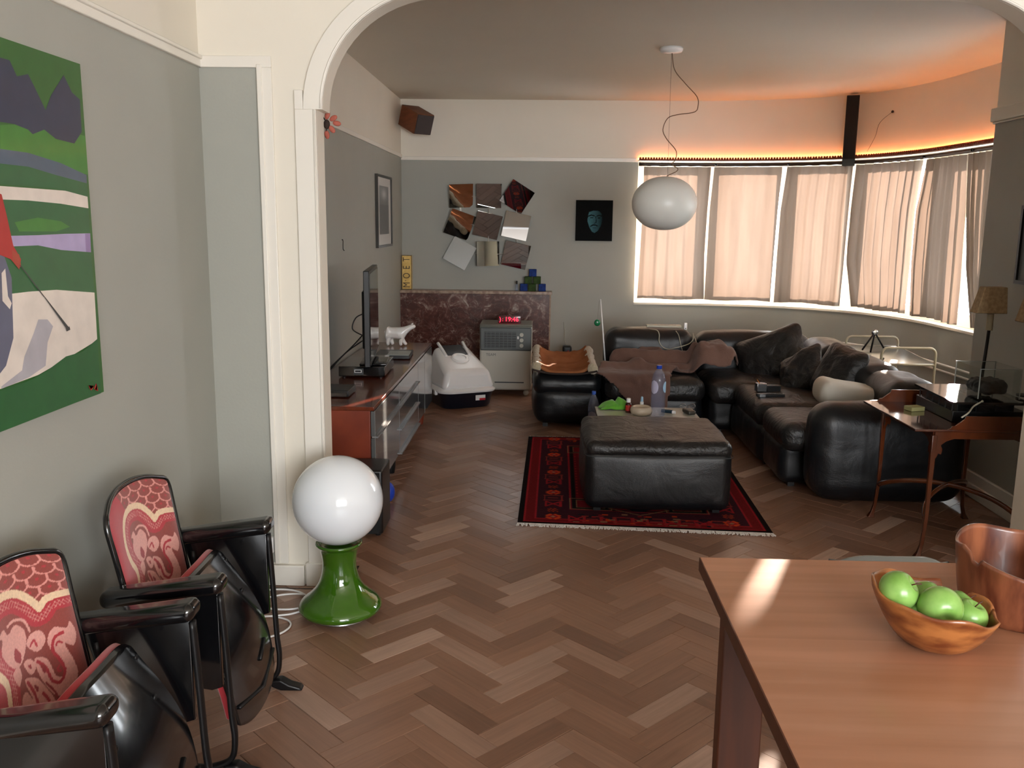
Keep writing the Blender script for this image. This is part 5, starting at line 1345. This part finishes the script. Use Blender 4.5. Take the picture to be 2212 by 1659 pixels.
# ---- extension lead on the sofa back, chargers and cables
M_cab = mat('cream_cable', 'b3ae9c', 0.5)
T = thing('power_strip', 'flat cream power strip lying along the top of the sofa back', 'power strip', (0.90, 7.55, 0.725))
MB().box(0, 0.29, -0.03, 0.03, 0, 0.022).build('body', M_cream, T, bevel=0.004)
for k in range(4): MB().lathe([(0.017, 0.0225), (0.017, 0.0245)], 14, (0.04 + k * 0.065, 0, 0)).build('outlet', M_acw, T)
T = thing('usb_charger', 'white plug charger standing on the sofa back beside the power strip', 'charger', (1.215, 7.46, 0.722))
MB().rbox((0, 0, 0.026), (0.013, 0.012, 0.028), 0.004, 2, 2).build('body', M_whitep, T, smooth=True); MB().box(-0.006, 0.006, -0.0135, -0.012, 0.004, 0.012).build('port', M_acg, T)
def cab(pxs, Yv, label, r=0.004):
    o = MB().tube(spline([onY(a, b_, Yv + dy) for (a, b_, dy) in pxs], 6), r, 6).build('cable', M_cab, smooth=True); tag(o, label, 'cable', 'pale cables on the sofa back'); return o
cab([(1400, 711, .12), (1418, 713, .03), (1424, 722, 0), (1424, 738, 0), (1432, 750, 0), (1445, 754, 0), (1460, 751, 0), (1480, 746, 0), (1492, 740, 0), (1498, 730, 0), (1497, 720, .04)], 7.335, 'pale cable hanging in a wide loop over the sofa back')
cab([(1460, 715, .05), (1466, 724, 0), (1470, 742, 0), (1476, 765, 0)], 7.335, 'straight pale cable dropping from the white charger to the blanket', 0.003)
cab([(1497, 722, .03), (1503, 735, 0), (1508, 757, 0)], 7.335, 'short pale cable dropping from the gap between two sofa backs', 0.003)

# ---- coffee table and things on it
T = thing('coffee_table', 'low white rectangular coffee table behind the ottoman', 'table', (0.385, 5.52, 0))
MB().box(0, 0.665, 0, 0.50, 0.325, 0.35).build('tabletop', mat('white_laminate', 'b9b8ae', 0.15), T, bevel=0.002)
for xx in (0.03, 0.635):
    for yy in (0.03, 0.47): MB().box(xx - 0.018, xx + 0.018, yy - 0.018, yy + 0.018, 0.012, 0.325).build('leg', M_chrome, T)
CZ = 0.3505
def onT(px, py): p = onZ(px, py, CZ); return (p.x, p.y, CZ)
M_pet = mat('blue_cap', '3f63b8', 0.4)
def bottle(label, loc, h, r, capm, labels=()):
    T = thing('water_bottle', label, 'bottle', loc)
    pr = [(0.3 * r, 0.002), (0.85 * r, 0.0), (0.98 * r, 0.02 * h), (r, 0.1 * h)]
    for i in range(9): z = 0.12 + i * 0.055; pr += [(r * (0.95 if i % 2 else 1.0), z * h)]
    pr += [(r, 0.66 * h), (0.97 * r, 0.72 * h), (0.80 * r, 0.82 * h), (0.5 * r, 0.89 * h), (0.33 * r, 0.92 * h), (0.33 * r, 0.965 * h)]
    MB().lathe(pr, 28, cap=False).build('bottle_body', M_water, T, smooth=True)
    MB().lathe([(0.36 * r, 0.935 * h), (0.38 * r, 0.94 * h), (0.38 * r, 0.995 * h), (0.34 * r, h)], 18).build('cap', capm, T, smooth=True, auto=0.6)
    for (m_, z0, z1, a0, a1) in labels:
        n = 12; vs = []
        for j in range(13):
            z = z0 + (z1 - z0) * j / 12; k = math.sqrt(max(0, 1 - (2 * j / 12 - 1) ** 2)); am, ah = (a0 + a1) / 2, (a1 - a0) / 2 * k
            for i in range(n + 1): a = am - ah + 2 * ah * i / n; vs.append((1.015 * r * math.cos(a), 1.015 * r * math.sin(a), z * h))
        MB().add(vs, [(j * (n + 1) + i, j * (n + 1) + i + 1, (j + 1) * (n + 1) + i + 1, (j + 1) * (n + 1) + i) for j in range(12) for i in range(n)]).build('label', m_, T, smooth=True)
    return T
M_lab1 = mat('pale_lilac_label', 'b9b6cf', 0.5); M_lab2 = mat('pale_blue_label', '9fc3dc', 0.5)
bottle('tall clear water bottle with blue cap and round labels on the coffee table', onT(1420, 898), 0.335, 0.047, M_blue, [(M_lab1, 0.45, 0.72, math.radians(185), math.radians(262)), (M_lab2, 0.47, 0.70, math.radians(300), math.radians(362))])
_b = onY(1283, 845, 6.42)
bottle('clear bottle with pale blue cap on the floor left of the coffee table', (_b.x, 6.42, 0.001), _b.z, 0.040, M_pet, [(mat('grey_label', '8a8796', 0.6), 0.4, 0.62, math.radians(200), math.radians(300))])
# green cloth
M_gc = mat('lime_microfibre', '5aa32a', 0.9, c2='68b534', scale=20, bump=0.3, bscale=400, sheen=0.4)
g0 = Vector(onT(1332, 884))
b = MB(); vs = []; n1, n2 = 26, 14
for j in range(n2 + 1):
    for i in range(n1 + 1):
        u, v = i / n1, j / n2; x = -0.115 + 0.235 * u; y = -0.035 + 0.13 * v
        h = 0.075 * math.sin(pi * v) ** 0.7 * (math.sin(pi * min(1, u * 1.05)) ** 0.8) * (0.75 if u < 0.5 else 1.05) * (1 - 0.5 * math.exp(-((u - 0.5) / 0.05) ** 2)) + 0.008 * fbm((u * 5, v * 5, 4))
        vs.append((x + 0.012 * math.sin(v * 9), y, 0.004 + max(0, h)))
b.add(vs, [(j * (n1 + 1) + i, j * (n1 + 1) + i + 1, (j + 1) * (n1 + 1) + i + 1, (j + 1) * (n1 + 1) + i) for j in range(n2) for i in range(n1)])
o = b.build('cleaning_cloth', M_gc, smooth=True, solid=0.003); o.location = g0; tag(o, 'crumpled lime green cloth at the left of the coffee table', 'cloth')
T = thing('medicine_bottle', 'small brown-red bottle with white cap on the coffee table', 'bottle', onT(1357, 891))
MB().lathe([(0.018, 0.0), (0.02, 0.004), (0.02, 0.062), (0.012, 0.07)], 18).build('glass', mat('amber_glass', '3a100c', 0.1, coat=0.5), T, smooth=True, auto=0.8)
MB().lathe([(0.0206, 0.015), (0.0206, 0.052)], 18, cap=False).build('label', mat('red_label', 'b02a20', 0.5), T, smooth=True); MB().lathe([(0.014, 0.07), (0.0145, 0.073), (0.0145, 0.094), (0.012, 0.097)], 16).build('cap', M_whitep, T, smooth=True, auto=0.6)
T = thing('candle_jar', 'round cream ceramic candle holder on the coffee table beside the tall bottle', 'candle holder', onT(1385, 896))
MB().lathe([(0.045, 0.0), (0.066, 0.008), (0.074, 0.028), (0.07, 0.048), (0.055, 0.058), (0.05, 0.055), (0.045, 0.04), (0.0, 0.038)], 32, cap=False).build('bowl', mat('cream_ceramic', 'c4b6a2', 0.4, c2='b5a58e', scale=12), T, smooth=True)
T = thing('dropper_bottle', 'tiny white dropper bottle with pale blue cap behind the cream candle holder', 'bottle', onT(1386, 884))
MB().lathe([(0.012, 0.0), (0.013, 0.02), (0.013, 0.05), (0.006, 0.055)], 14).build('body', M_whitep, T, smooth=True, auto=0.8); MB().lathe([(0.010, 0.055), (0.007, 0.085), (0.003, 0.088)], 12).build('cap', M_lab2, T, smooth=True, auto=0.8)
MB().lathe([(0.0135, 0.02), (0.0135, 0.035)], 14, cap=False).build('label', M_black, T, smooth=True)
T = thing('inhaler', 'dark blue tube with white tip lying on the coffee table right of the bottle', 'tube', onT(1443, 893), math.radians(-28))
MB().tube([(-0.045, 0, 0.014), (0.03, 0, 0.014)], 0.013, 12).build('tube', mat('petrol_blue', '13303f', 0.3), T, smooth=True, auto=0.6); MB().tube([(0.03, 0, 0.012), (0.05, 0, 0.012)], 0.011, 12).build('tip', M_whitep, T, smooth=True, auto=0.6)
T = thing('remote_handset', 'grey-brown rounded handset at the right end of the coffee table', 'remote control', onT(1488, 893), math.radians(15))
MB().rbox((0, 0, 0.014), (0.028, 0.055, 0.014), 0.012, 3, 4).build('case', mat('taupe_plastic', '3d3a33', 0.35), T, smooth=True); MB().box(-0.014, 0.014, -0.02, 0.02, 0.028, 0.030).build('key_area', M_acg, T, bevel=0.001)
T = thing('eyeglasses', 'folded wire eyeglasses behind the handset on the coffee table', 'glasses', onT(1485, 884))
for sx in (-1, 1): MB().tube([(sx * 0.03 + 0.022 * math.cos(t * 0.5236), 0.0 + 0.004 * math.sin(t), 0.022 + 0.016 * math.sin(t * 0.5236)) for t in range(12)], 0.0016, 5, closed=True).build('rim', M_chrome, T)
MB().tube([(-0.008, 0, 0.026), (0.008, 0, 0.026)], 0.0014, 5).build('bridge', M_chrome, T)
for sx in (-1, 1): MB().tube(spline([(sx * 0.052, 0, 0.024), (0, 0.02, 0.012), (-sx * 0.045, 0.03, 0.004)], 4), 0.0014, 5).build('temple', M_chrome, T)

# ---- trolley with two tube handles behind the sofa
T = thing('metal_trolley', 'cream tubular serving trolley with glass trays behind the right end of the sofa', 'trolley', (2.66, 6.8, 0))
def hoop(Yv, x0, x1, zt, r=0.045):
    pts = [(x0, Yv, 0.06), (x0, Yv, zt - r)] + [(x0 + r - r * math.cos(a), Yv, zt - r + r * math.sin(a)) for a in (0.4, 0.8, 1.2, 1.57)] + [(x1 - r + r * math.sin(a), Yv, zt - r + r * math.cos(a)) for a in (0.0, 0.4, 0.8, 1.2, 1.57)] + [(x1, Yv, 0.06)]
    rel(MB().tube(pts, 0.0095, 10).build('tube_hoop', M_cream, T, smooth=True), T.location)
hA = onX(1828, 760, 2.47); Y1, Y2 = 6.38, 7.35
xa0, xa1 = onY(1905, 760, Y1).x, onY(2022, 760, Y1).x; xb0, xb1 = onY(1828, 735, Y2).x, onY(1940, 735, Y2).x
zt1, zt2 = onY(1965, 752, Y1).z, onY(1885, 727, Y2).z
hoop(Y1, xa0, xa1, zt1); hoop(Y2, xb0, xb1, zt2)
M_tray = mat('reflective_tray', '8a9096', 0.12, metal=0.9)
for zz in (zt1 - 0.12, 0.3):
    b = MB().hexa([(xa0, Y1, zz), (xa1, Y1, zz), (xb1, Y2, zz), (xb0, Y2, zz)], [(xa0, Y1, zz + 0.008), (xa1, Y1, zz + 0.008), (xb1, Y2, zz + 0.008), (xb0, Y2, zz + 0.008)])
    rel(b.build('tray', M_tray, T), T.location)
    b = MB(); 
    for A_, B_ in (((xa0, Y1), (xa1, Y1)), ((xa1, Y1), (xb1, Y2)), ((xb0, Y2), (xb1, Y2)), ((xa0, Y1), (xb0, Y2))): b.tube([(A_[0], A_[1], zz), (B_[0], B_[1], zz)], 0.009, 8)
    rel(b.build('tray_rim', M_cream, T, smooth=True), T.location)
for x, y in ((xa0, Y1), (xa1, Y1), (xb0, Y2), (xb1, Y2)): rel(MB().ball((x, y, 0.03), (0.015, 0.03, 0.03), 12, 8).build('wheel', M_black, T, smooth=True), T.location)
T = thing('folding_stand', 'black and steel folded stand standing on the cream trolley', 'stand', (0, 0, 0))
yq = 6.85; zq = zt1 - 0.111
A_ = onY(1890, 718, yq); 
T.location = (A_.x, A_.y, zq)
for pq, nm in (((1862, 756), 'arm'), ((1880, 762), 'arm'), ((1911, 756), 'arm')):
    B_ = onY(*pq, yq); B_.z = max(B_.z, zq + 0.01); rel(MB().tube([A_, B_], 0.011, 8, flat=(1, 0.6)).build(nm, M_blackm, T, smooth=True), T.location)
rel(MB().ball(tuple(A_), (0.026, 0.012, 0.026), 14, 8).build('hinge', M_chrome, T, smooth=True), T.location)
# heating pipes along the bay
for k, zz in enumerate((0.46, 0.51)):
    b = MB().tube([wp(BL * (0.3 + 0.7 * i / 50), -0.03, zz) for i in range(51)], 0.009, 8)
    tag(b.build('heating_pipe', M_trim, smooth=True), ['lower', 'upper'][k] + ' of two white heating pipes along the bay wall behind the trolley', 'pipe', 'heating pipes under the bay window')

# ---- mahogany side table
T = thing('tray_table', 'mahogany side table with scalloped gallery and curved cross stretcher by the right wall', 'side table', (1.885, 4.2, 0))
LX, LY = 0.46, 0.62; TZ = 0.648
def tx(o): return o
for (x, y) in ((0, 0), (LX, 0), (0, LY), (LX, LY)):
    pts = []
    fx = -0.012 if x == 0 else 0.012
    vs = [];
    b = MB(); secs = [(0.0, 0.034, fx * 2.4), (0.03, 0.020, fx * 1.6), (0.07, 0.017, fx * 0.8), (0.2, 0.018, 0), (0.45, 0.022, 0), (TZ - 0.03, 0.026, 0)]
    for z, w_, dx in secs: vs += [(x + dx - w_ / 2, y - w_ / 2, z), (x + dx + w_ / 2, y - w_ / 2, z), (x + dx + w_ / 2, y + w_ / 2, z), (x + dx - w_ / 2, y + w_ / 2, z)]
    fs = [(0, 3, 2, 1), (20, 21, 22, 23)]
    for i in range(5):
        q = i * 4
        for j in range(4): fs.append((q + j, q + (j + 1) % 4, q + 4 + (j + 1) % 4, q + 4 + j))
    b.add(vs, fs); b.build('leg', M_mahog, T, bevel=0.003)
MB().box(-0.10, LX + 0.09, -0.02, LY + 0.05, TZ - 0.012, TZ).build('tabletop', mat('mahogany_top', '3a1a10', 0.1, c2='4a2416', scale=4, coat=0.8), T, bevel=0.003)
def apron(p0, p1, n, ind):     # apron with cusped brackets
    L_ = (Vector(p1) - Vector(p0)).length; d = (Vector(p1) - Vector(p0)).normalized(); nn_ = Vector(n)
    prof = [(0, 0), (L_, 0), (L_, -0.135), (L_ - 0.012, -0.13), (L_ - 0.022, -0.105), (L_ - 0.035, -0.11), (L_ - 0.04, -0.085), (L_ - 0.03, -0.065), (L_ - 0.055, -0.045), (L_ - 0.09, -0.033), (0.09, -0.033), (0.055, -0.045), (0.03, -0.065), (0.04, -0.085), (0.035, -0.11), (0.022, -0.105), (0.012, -0.13), (0, -0.135)]
    MB().prism([Vector(p0) + d * a + Vector((0, 0, TZ - 0.013 + z)) for a, z in prof], nn_ * 0.012).build('apron', M_mahog, T)
apron((0.0, -0.012, 0), (LX, -0.012, 0), (0, 1, 0), 0); apron((0.0, LY, 0), (LX, LY, 0), (0, 1, 0), 0); apron((-0.006, 0, 0), (-0.006, LY, 0), (1, 0, 0), 0); apron((LX - 0.006, 0, 0), (LX - 0.006, LY, 0), (1, 0, 0), 0)
def gallery(p0, p1, n):
    L_ = (Vector(p1) - Vector(p0)).length; d = (Vector(p1) - Vector(p0)).normalized()
    pr = [(0, 0), (0.012, 0.004), (0.02, 0.016), (0.035, 0.018), (0.055, 0.034), (0.075, 0.05), (0.08, 0.066), (0.1, 0.066), (L_, 0.066), (L_, 0)]
    MB().prism([Vector(p0) + d * a + Vector((0, 0, TZ + z)) for a, z in pr], Vector(n) * 0.009).build('gallery_rail', M_mahog, T)
gallery((0.055, -0.016, 0), (LX + 0.09, -0.016, 0), (0, 1, 0)); gallery((-0.04, LY + 0.03, 0), (LX + 0.09, LY + 0.03, 0), (0, 1, 0))
# arched X stretcher
for (A_, B_) in (((0, 0), (LX, LY)), ((LX, 0), (0, LY))):
    cx_, cy_ = LX / 2, LY / 2; pts = []
    for i in range(25):
        t = i / 24; 
        bow = math.sin(pi * t) * 0.5
        x = A_[0] + (B_[0] - A_[0]) * (3 * t * t - 2 * t ** 3) ; y = A_[1] + (B_[1] - A_[1]) * t
        z = 0.185 + 0.10 * math.sin(pi * t) 
        pts.append((x, y, z))
    MB().tube(pts, 0.014, 8, flat=(0.7, 1)).build('stretcher', M_mahog, T, smooth=True)
TT = TZ + 0.001
# rack of dark trays on it
T = thing('desk_organiser', 'black slotted desk organiser with sloping lid on the mahogany side table', 'organiser', (2.03, 4.26, TT))
MB().prism([(0, 0.09, 0), (0, 0.52, 0), (0, 0.52, 0.055), (0, 0.09, 0.055)], (0.36, 0, 0)).build('body', M_black, T, bevel=0.003)
MB().hexa([(-0.01, 0.07, 0.092), (0.37, 0.07, 0.092), (0.37, 0.53, 0.10), (-0.01, 0.53, 0.10)], [(-0.01, 0.07, 0.104), (0.37, 0.07, 0.104), (0.37, 0.53, 0.112), (-0.01, 0.53, 0.112)]).build('lid', mat('gloss_dark_lid', '14100f', 0.08, coat=0.5), T)
for k in range(6): MB().box(0.0 if k < 3 else 0.0, 0.004, 0.10 + k * 0.075, 0.11 + k * 0.075, 0.055, 0.092).build('divider', M_black, T)
for k in range(4): MB().box(0.02 + k * 0.09, 0.024 + k * 0.09, 0.09, 0.5, 0.055, 0.092).build('divider', M_black, T)
T = thing('paper_pad', 'small yellowish note block beside the black organiser on the mahogany table', 'notepad', (1.95, 4.62, TT), 0.3)
MB().box(-0.03, 0.05, -0.03, 0.03, 0, 0.02).build('block', mat('yellow_paper', '8f8a5a', 0.8), T, bevel=0.001); MB().box(-0.03, 0.05, -0.03, 0.03, 0.0202, 0.0212).build('top_sheet', mat('top_paper', 'a09a66', 0.8), T)
T = thing('display_case', 'clear acrylic box standing on the black organiser', 'display case', (2.16, 4.38, TT + 0.112))
f = MB(); a_, b__, h_ = 0.20, 0.26, 0.15
MB().box(0, a_, 0, 0.003, 0, h_).build('side', M_acr, T); MB().box(0, a_, b__ - 0.003, b__, 0, h_).build('side', M_acr, T); MB().box(0, 0.003, 0.003, b__ - 0.003, 0, h_).build('side', M_acr, T); MB().box(a_ - 0.003, a_, 0.003, b__ - 0.003, 0, h_).build('side', M_acr, T)
M_aed = mat('acrylic_edge', 'a8b0ae', 0.2, trans=0.3)
for (x, y) in ((0, 0), (a_, 0), (0, b__), (a_, b__)): f.box(x - 0.002, x + 0.002, y - 0.002, y + 0.002, 0, h_)
f.box(0, a_, -0.001, 0.002, h_ - 0.003, h_); f.box(0, a_, b__ - 0.002, b__ + 0.001, h_ - 0.003, h_); f.build('edges', M_aed, T)
cushion('contents', (2.26, 4.51, TT + 0.158), (0.07, 0.085, 0.035), 0.03, mat('dark_contents', '14130f', 0.6), T, 0.0, 0.014, 18, 4)
T = thing('curved_cable', 'pale cable curving over the side table gallery', 'cable', (2.0, 4.2, TT))
rel(MB().tube(spline([onY(2077, 902, 4.2), onY(2092, 892, 4.22), onY(2103, 878, 4.3), onY(2122, 867, 4.34)], 6), 0.004, 6).build('lead', M_cab, T, smooth=True), T.location)
rel(MB().ball(tuple(onY(2122, 867, 4.34)), 0.006, 8, 6).build('plug', M_cab, T), T.location)
# two lamps
M_shade = mat('speckled_parchment', '9a8464', 0.8, c2='b09a78', scale=60)
def tlamp(label, X, Y, dz=0.0):
    z0 = TT + 0.113 if Y > 4.3 else TT
    T = thing('table_lamp', label, 'lamp', (X, Y, z0), 0, 'two slim lamps on the side table')
    MB().lathe([(0.045, 0), (0.045, 0.008), (0.008, 0.014)], 24).build('base', M_blackm, T, smooth=True, auto=0.6)
    zt = 1.155 + dz - z0
    MB().tube([(0, 0, 0.01), (0.012, 0, zt - 0.09)], 0.0085, 10).build('stem', M_blackm, T, smooth=True)
    MB().tube([(0.012, 0, zt - 0.09), (0.012, 0, zt - 0.005)], 0.017, 14).build('candle_sleeve', mat('ivory_sleeve' , 'a39c86', 0.5), T, smooth=True, auto=0.6)
    h = 0.135
    MB().prism([(-0.076, -0.038, zt), (0.076, -0.038, zt), (0.076, 0.038, zt), (-0.076, 0.038, zt)], (0, 0, 0.001)).build('shade_ring', M_blackm, T)
    MB().hexa([(-0.078, -0.04, zt), (0.078, -0.04, zt), (0.078, 0.04, zt), (-0.078, 0.04, zt)], [(-0.045, -0.032, zt + h), (0.07, -0.032, zt + h), (0.07, 0.032, zt + h), (-0.045, 0.032, zt + h)]).build('shade', M_shade, T, bevel=0.004)
tlamp('left slim black lamp with speckled square shade on the side table', 2.325, 4.70)
tlamp('right slim black lamp with speckled shade, cut by the right edge', 2.44, 4.47, -0.02)
# framed picture on the right wall
T = thing('framed_picture', 'edge of a dark-framed picture on the right wall above the lamps', 'picture', (XR, 4.75, 1.5))
f = MB(); f.box(-0.022, 0, -0.26, 0.26, 0.19, 0.21); f.box(-0.022, 0, -0.26, 0.26, -0.21, -0.19); f.box(-0.022, 0, -0.26, -0.24, -0.19, 0.19); f.box(-0.022, 0, 0.24, 0.26, -0.19, 0.19); f.build('frame', M_blackm, T)
MB().box(-0.01, -0.001, -0.24, 0.24, -0.19, 0.19).build('picture_glass', mat('grey_print', '6a7074', 0.15), T)
# dark cabinet under / behind the right legs
T = thing('wall_socket', 'pale socket low beside the right arch jamb', 'socket', (XR - 0.004, 4.35, 0.25))
MB().box(-0.01, 0, -0.04, 0.04, -0.04, 0.04).build('plate', M_whitep, T, bevel=0.003); MB().lathe([(0.02, 0), (0.02, 0.002)], 14).build('insert', M_acw, T)
# flower tucked at the arch
T = thing('silk_flower', 'small salmon silk flower clipped high on the left arch jamb', 'flower', (-0.905, YA + AT + 0.015, 1.995))
M_pt = mat('salmon_petal', '9a4a3a', 0.7, c2='b06050', scale=20)
for k, (dx, dz, a) in enumerate([(0.0, 0.02, 20), (0.02, 0.012, 60), (0.033, -0.002, 100), (0.015, -0.02, 140), (-0.002, -0.04, 170)]):
    b = MB(); b.M = Matrix.Translation((dx, 0, dz)) @ Matrix.Rotation(math.radians(a), 4, 'Y'); b.ball((0, 0, 0.01), (0.011, 0.004, 0.018), 10, 8); b.build('petal', M_pt, T, smooth=True)
MB().ball((0.0, 0, -0.008), (0.014, 0.01, 0.02), 10, 8).build('centre', mat('dark_centre', '2a1a14', 0.8), T, smooth=True)
MB().tube([(-0.02, 0, 0.03), (0.0, 0.0, 0.0), (-0.005, 0, -0.06)], 0.003, 6).build('stem', M_blackm, T)

# ================================================================ ON THE DINING TABLE
DZ = 0.7505
M_bowl = mat('yew_wood', '6a3418', 0.3, c2='a86a38', scale=11, stretch=(1, 1, 2.6), coat=0.3)
M_bowl2 = mat('plum_wood', '4f2416', 0.32, c2='8a5236', scale=9, stretch=(2.2, 2.2, 0.5), coat=0.25)
T = thing('fruit_bowl', 'natural-edged turned wooden bowl full of green apples on the dining table', 'bowl', (0.825, 1.745, DZ))
def bowl(T, R0, Hh, rim, na, nr, a0, a1, m_, name, foot=0.03, power=0.5, thick=0.005, spiral=0.0):
    vs = []
    for j in range(nr + 1):
        for i in range(na + 1):
            a = a0 + (a1 - a0) * i / na; t = j / nr; hh = rim(a) * t
            r = foot + (R0 * (1 + spiral * (i / na)) - foot) * (min(1, hh / Hh)) ** power if hh > 0 else foot
            vs.append((r * math.cos(a), r * math.sin(a), hh))
    fs = [(j * (na + 1) + i, j * (na + 1) + i + 1, (j + 1) * (na + 1) + i + 1, (j + 1) * (na + 1) + i) for j in range(nr) for i in range(na)]
    fs.append(tuple(range(na - 1 if a1 - a0 > 6.2 else na, -1, -1)))
    return MB().add(vs, fs).build(name, m_, T, smooth=True, solid=thick)
def rim1(a):
    d = math.degrees(a) % 360; k = 0.100 + 0.022 * math.cos(math.radians(d - 170)) + 0.006 * math.sin(3 * a) + 0.004 * math.sin(7 * a)
    if 35 < d < 62: k -= 0.022
    return k
bowl(T, 0.128, 0.115, rim1, 72, 14, 0, 2 * pi, M_bowl, 'shell', 0.028, 0.42)
M_apple = mat('green_apple_skin', '6a9640', 0.3, c2='86b05a', scale=16, coat=0.15)
def apple(px, py, Y, label, rot, r=0.041):
    c = onY(px, py, Y); T = thing('apple', label, 'apple', c, 0, 'green apples in the wooden bowl'); T.rotation_euler = [math.radians(x) for x in rot]
    pr = []
    for i in range(25):
        t = pi * i / 24; rr = r * (math.sin(t) ** 0.86) * (1 + 0.03 * math.cos(t)); z = -r * 0.9 * math.cos(t)
        z += 0.35 * r * math.exp(-(rr / (0.30 * r)) ** 2) * (1 if t < pi / 2 else -1) * (0.6 if t < pi / 2 else 1.0)
        pr.append((max(rr, 0.0008), z))
    MB().lathe(pr, 32).build('flesh', M_apple, T, smooth=True)
    MB().tube([(0, 0, 0.6 * r), (0.003, 0, 0.9 * r), (0.008, 0, 1.12 * r)], 0.0013, 6).build('stem', M_wleg, T, smooth=True)
    return T
apple(1942, 1275, 1.735, 'green apple highest on the left side of the bowl', (20, 50, 0), 0.040)
apple(2030, 1312, 1.70, 'largest green apple at the front of the bowl with its eye visible', (-75, 12, 0), 0.0435)
apple(2093, 1330, 1.725, 'green apple at the right front of the bowl', (10, 20, 0), 0.036)
apple(2003, 1293, 1.79, 'green apple at the back of the bowl behind the top one', (15, 60, 0), 0.037)
apple(1985, 1325, 1.73, 'green apple low in the bowl between the two front ones', (5, 5, 0), 0.036)
apple(2074, 1312, 1.775, 'green apple at the right back with a small stalk', (10, 40, 20), 0.036)
T = thing('wooden_vessel', 'tall cut-open turned wooden vessel with wavy rim at the right edge of the table', 'vessel', (1.07, 1.90, DZ))
def rim2(a):
    d = math.degrees(a) % 360; k = 0.160 + 0.006 * math.sin(4 * a)
    if 185 < d < 300: k = 0.160 - 0.058 * ((d - 185) / 115) ** 0.8
    if 196 < d < 204: k -= 0.014
    return k
bowl(T, 0.135, 0.18, rim2, 90, 16, math.radians(-18), math.radians(288), M_bowl2, 'shell', 0.10, 0.42, 0.006, -0.02)
M_or = mat('orange_peel', 'c05a10', 0.4, bump=0.4, bscale=250)
for k, (x, y, z, lb) in enumerate([(0.062, -0.052, 0.045, 'lower orange showing in the opening of the wooden vessel'), (0.06, -0.035, 0.112, 'upper orange showing in the opening of the wooden vessel')]):
    T2 = thing('orange', lb, 'orange', (1.082 + x, 1.915 + y, DZ + z), 0, 'oranges in the wooden vessel')
    MB().ball((0, 0, 0), 0.037, 24, 16).build('peel', M_or, T2, smooth=True); MB().lathe([(0.004, 0.0365), (0.003, 0.038)], 8).build('stem_end', M_wleg, T2)
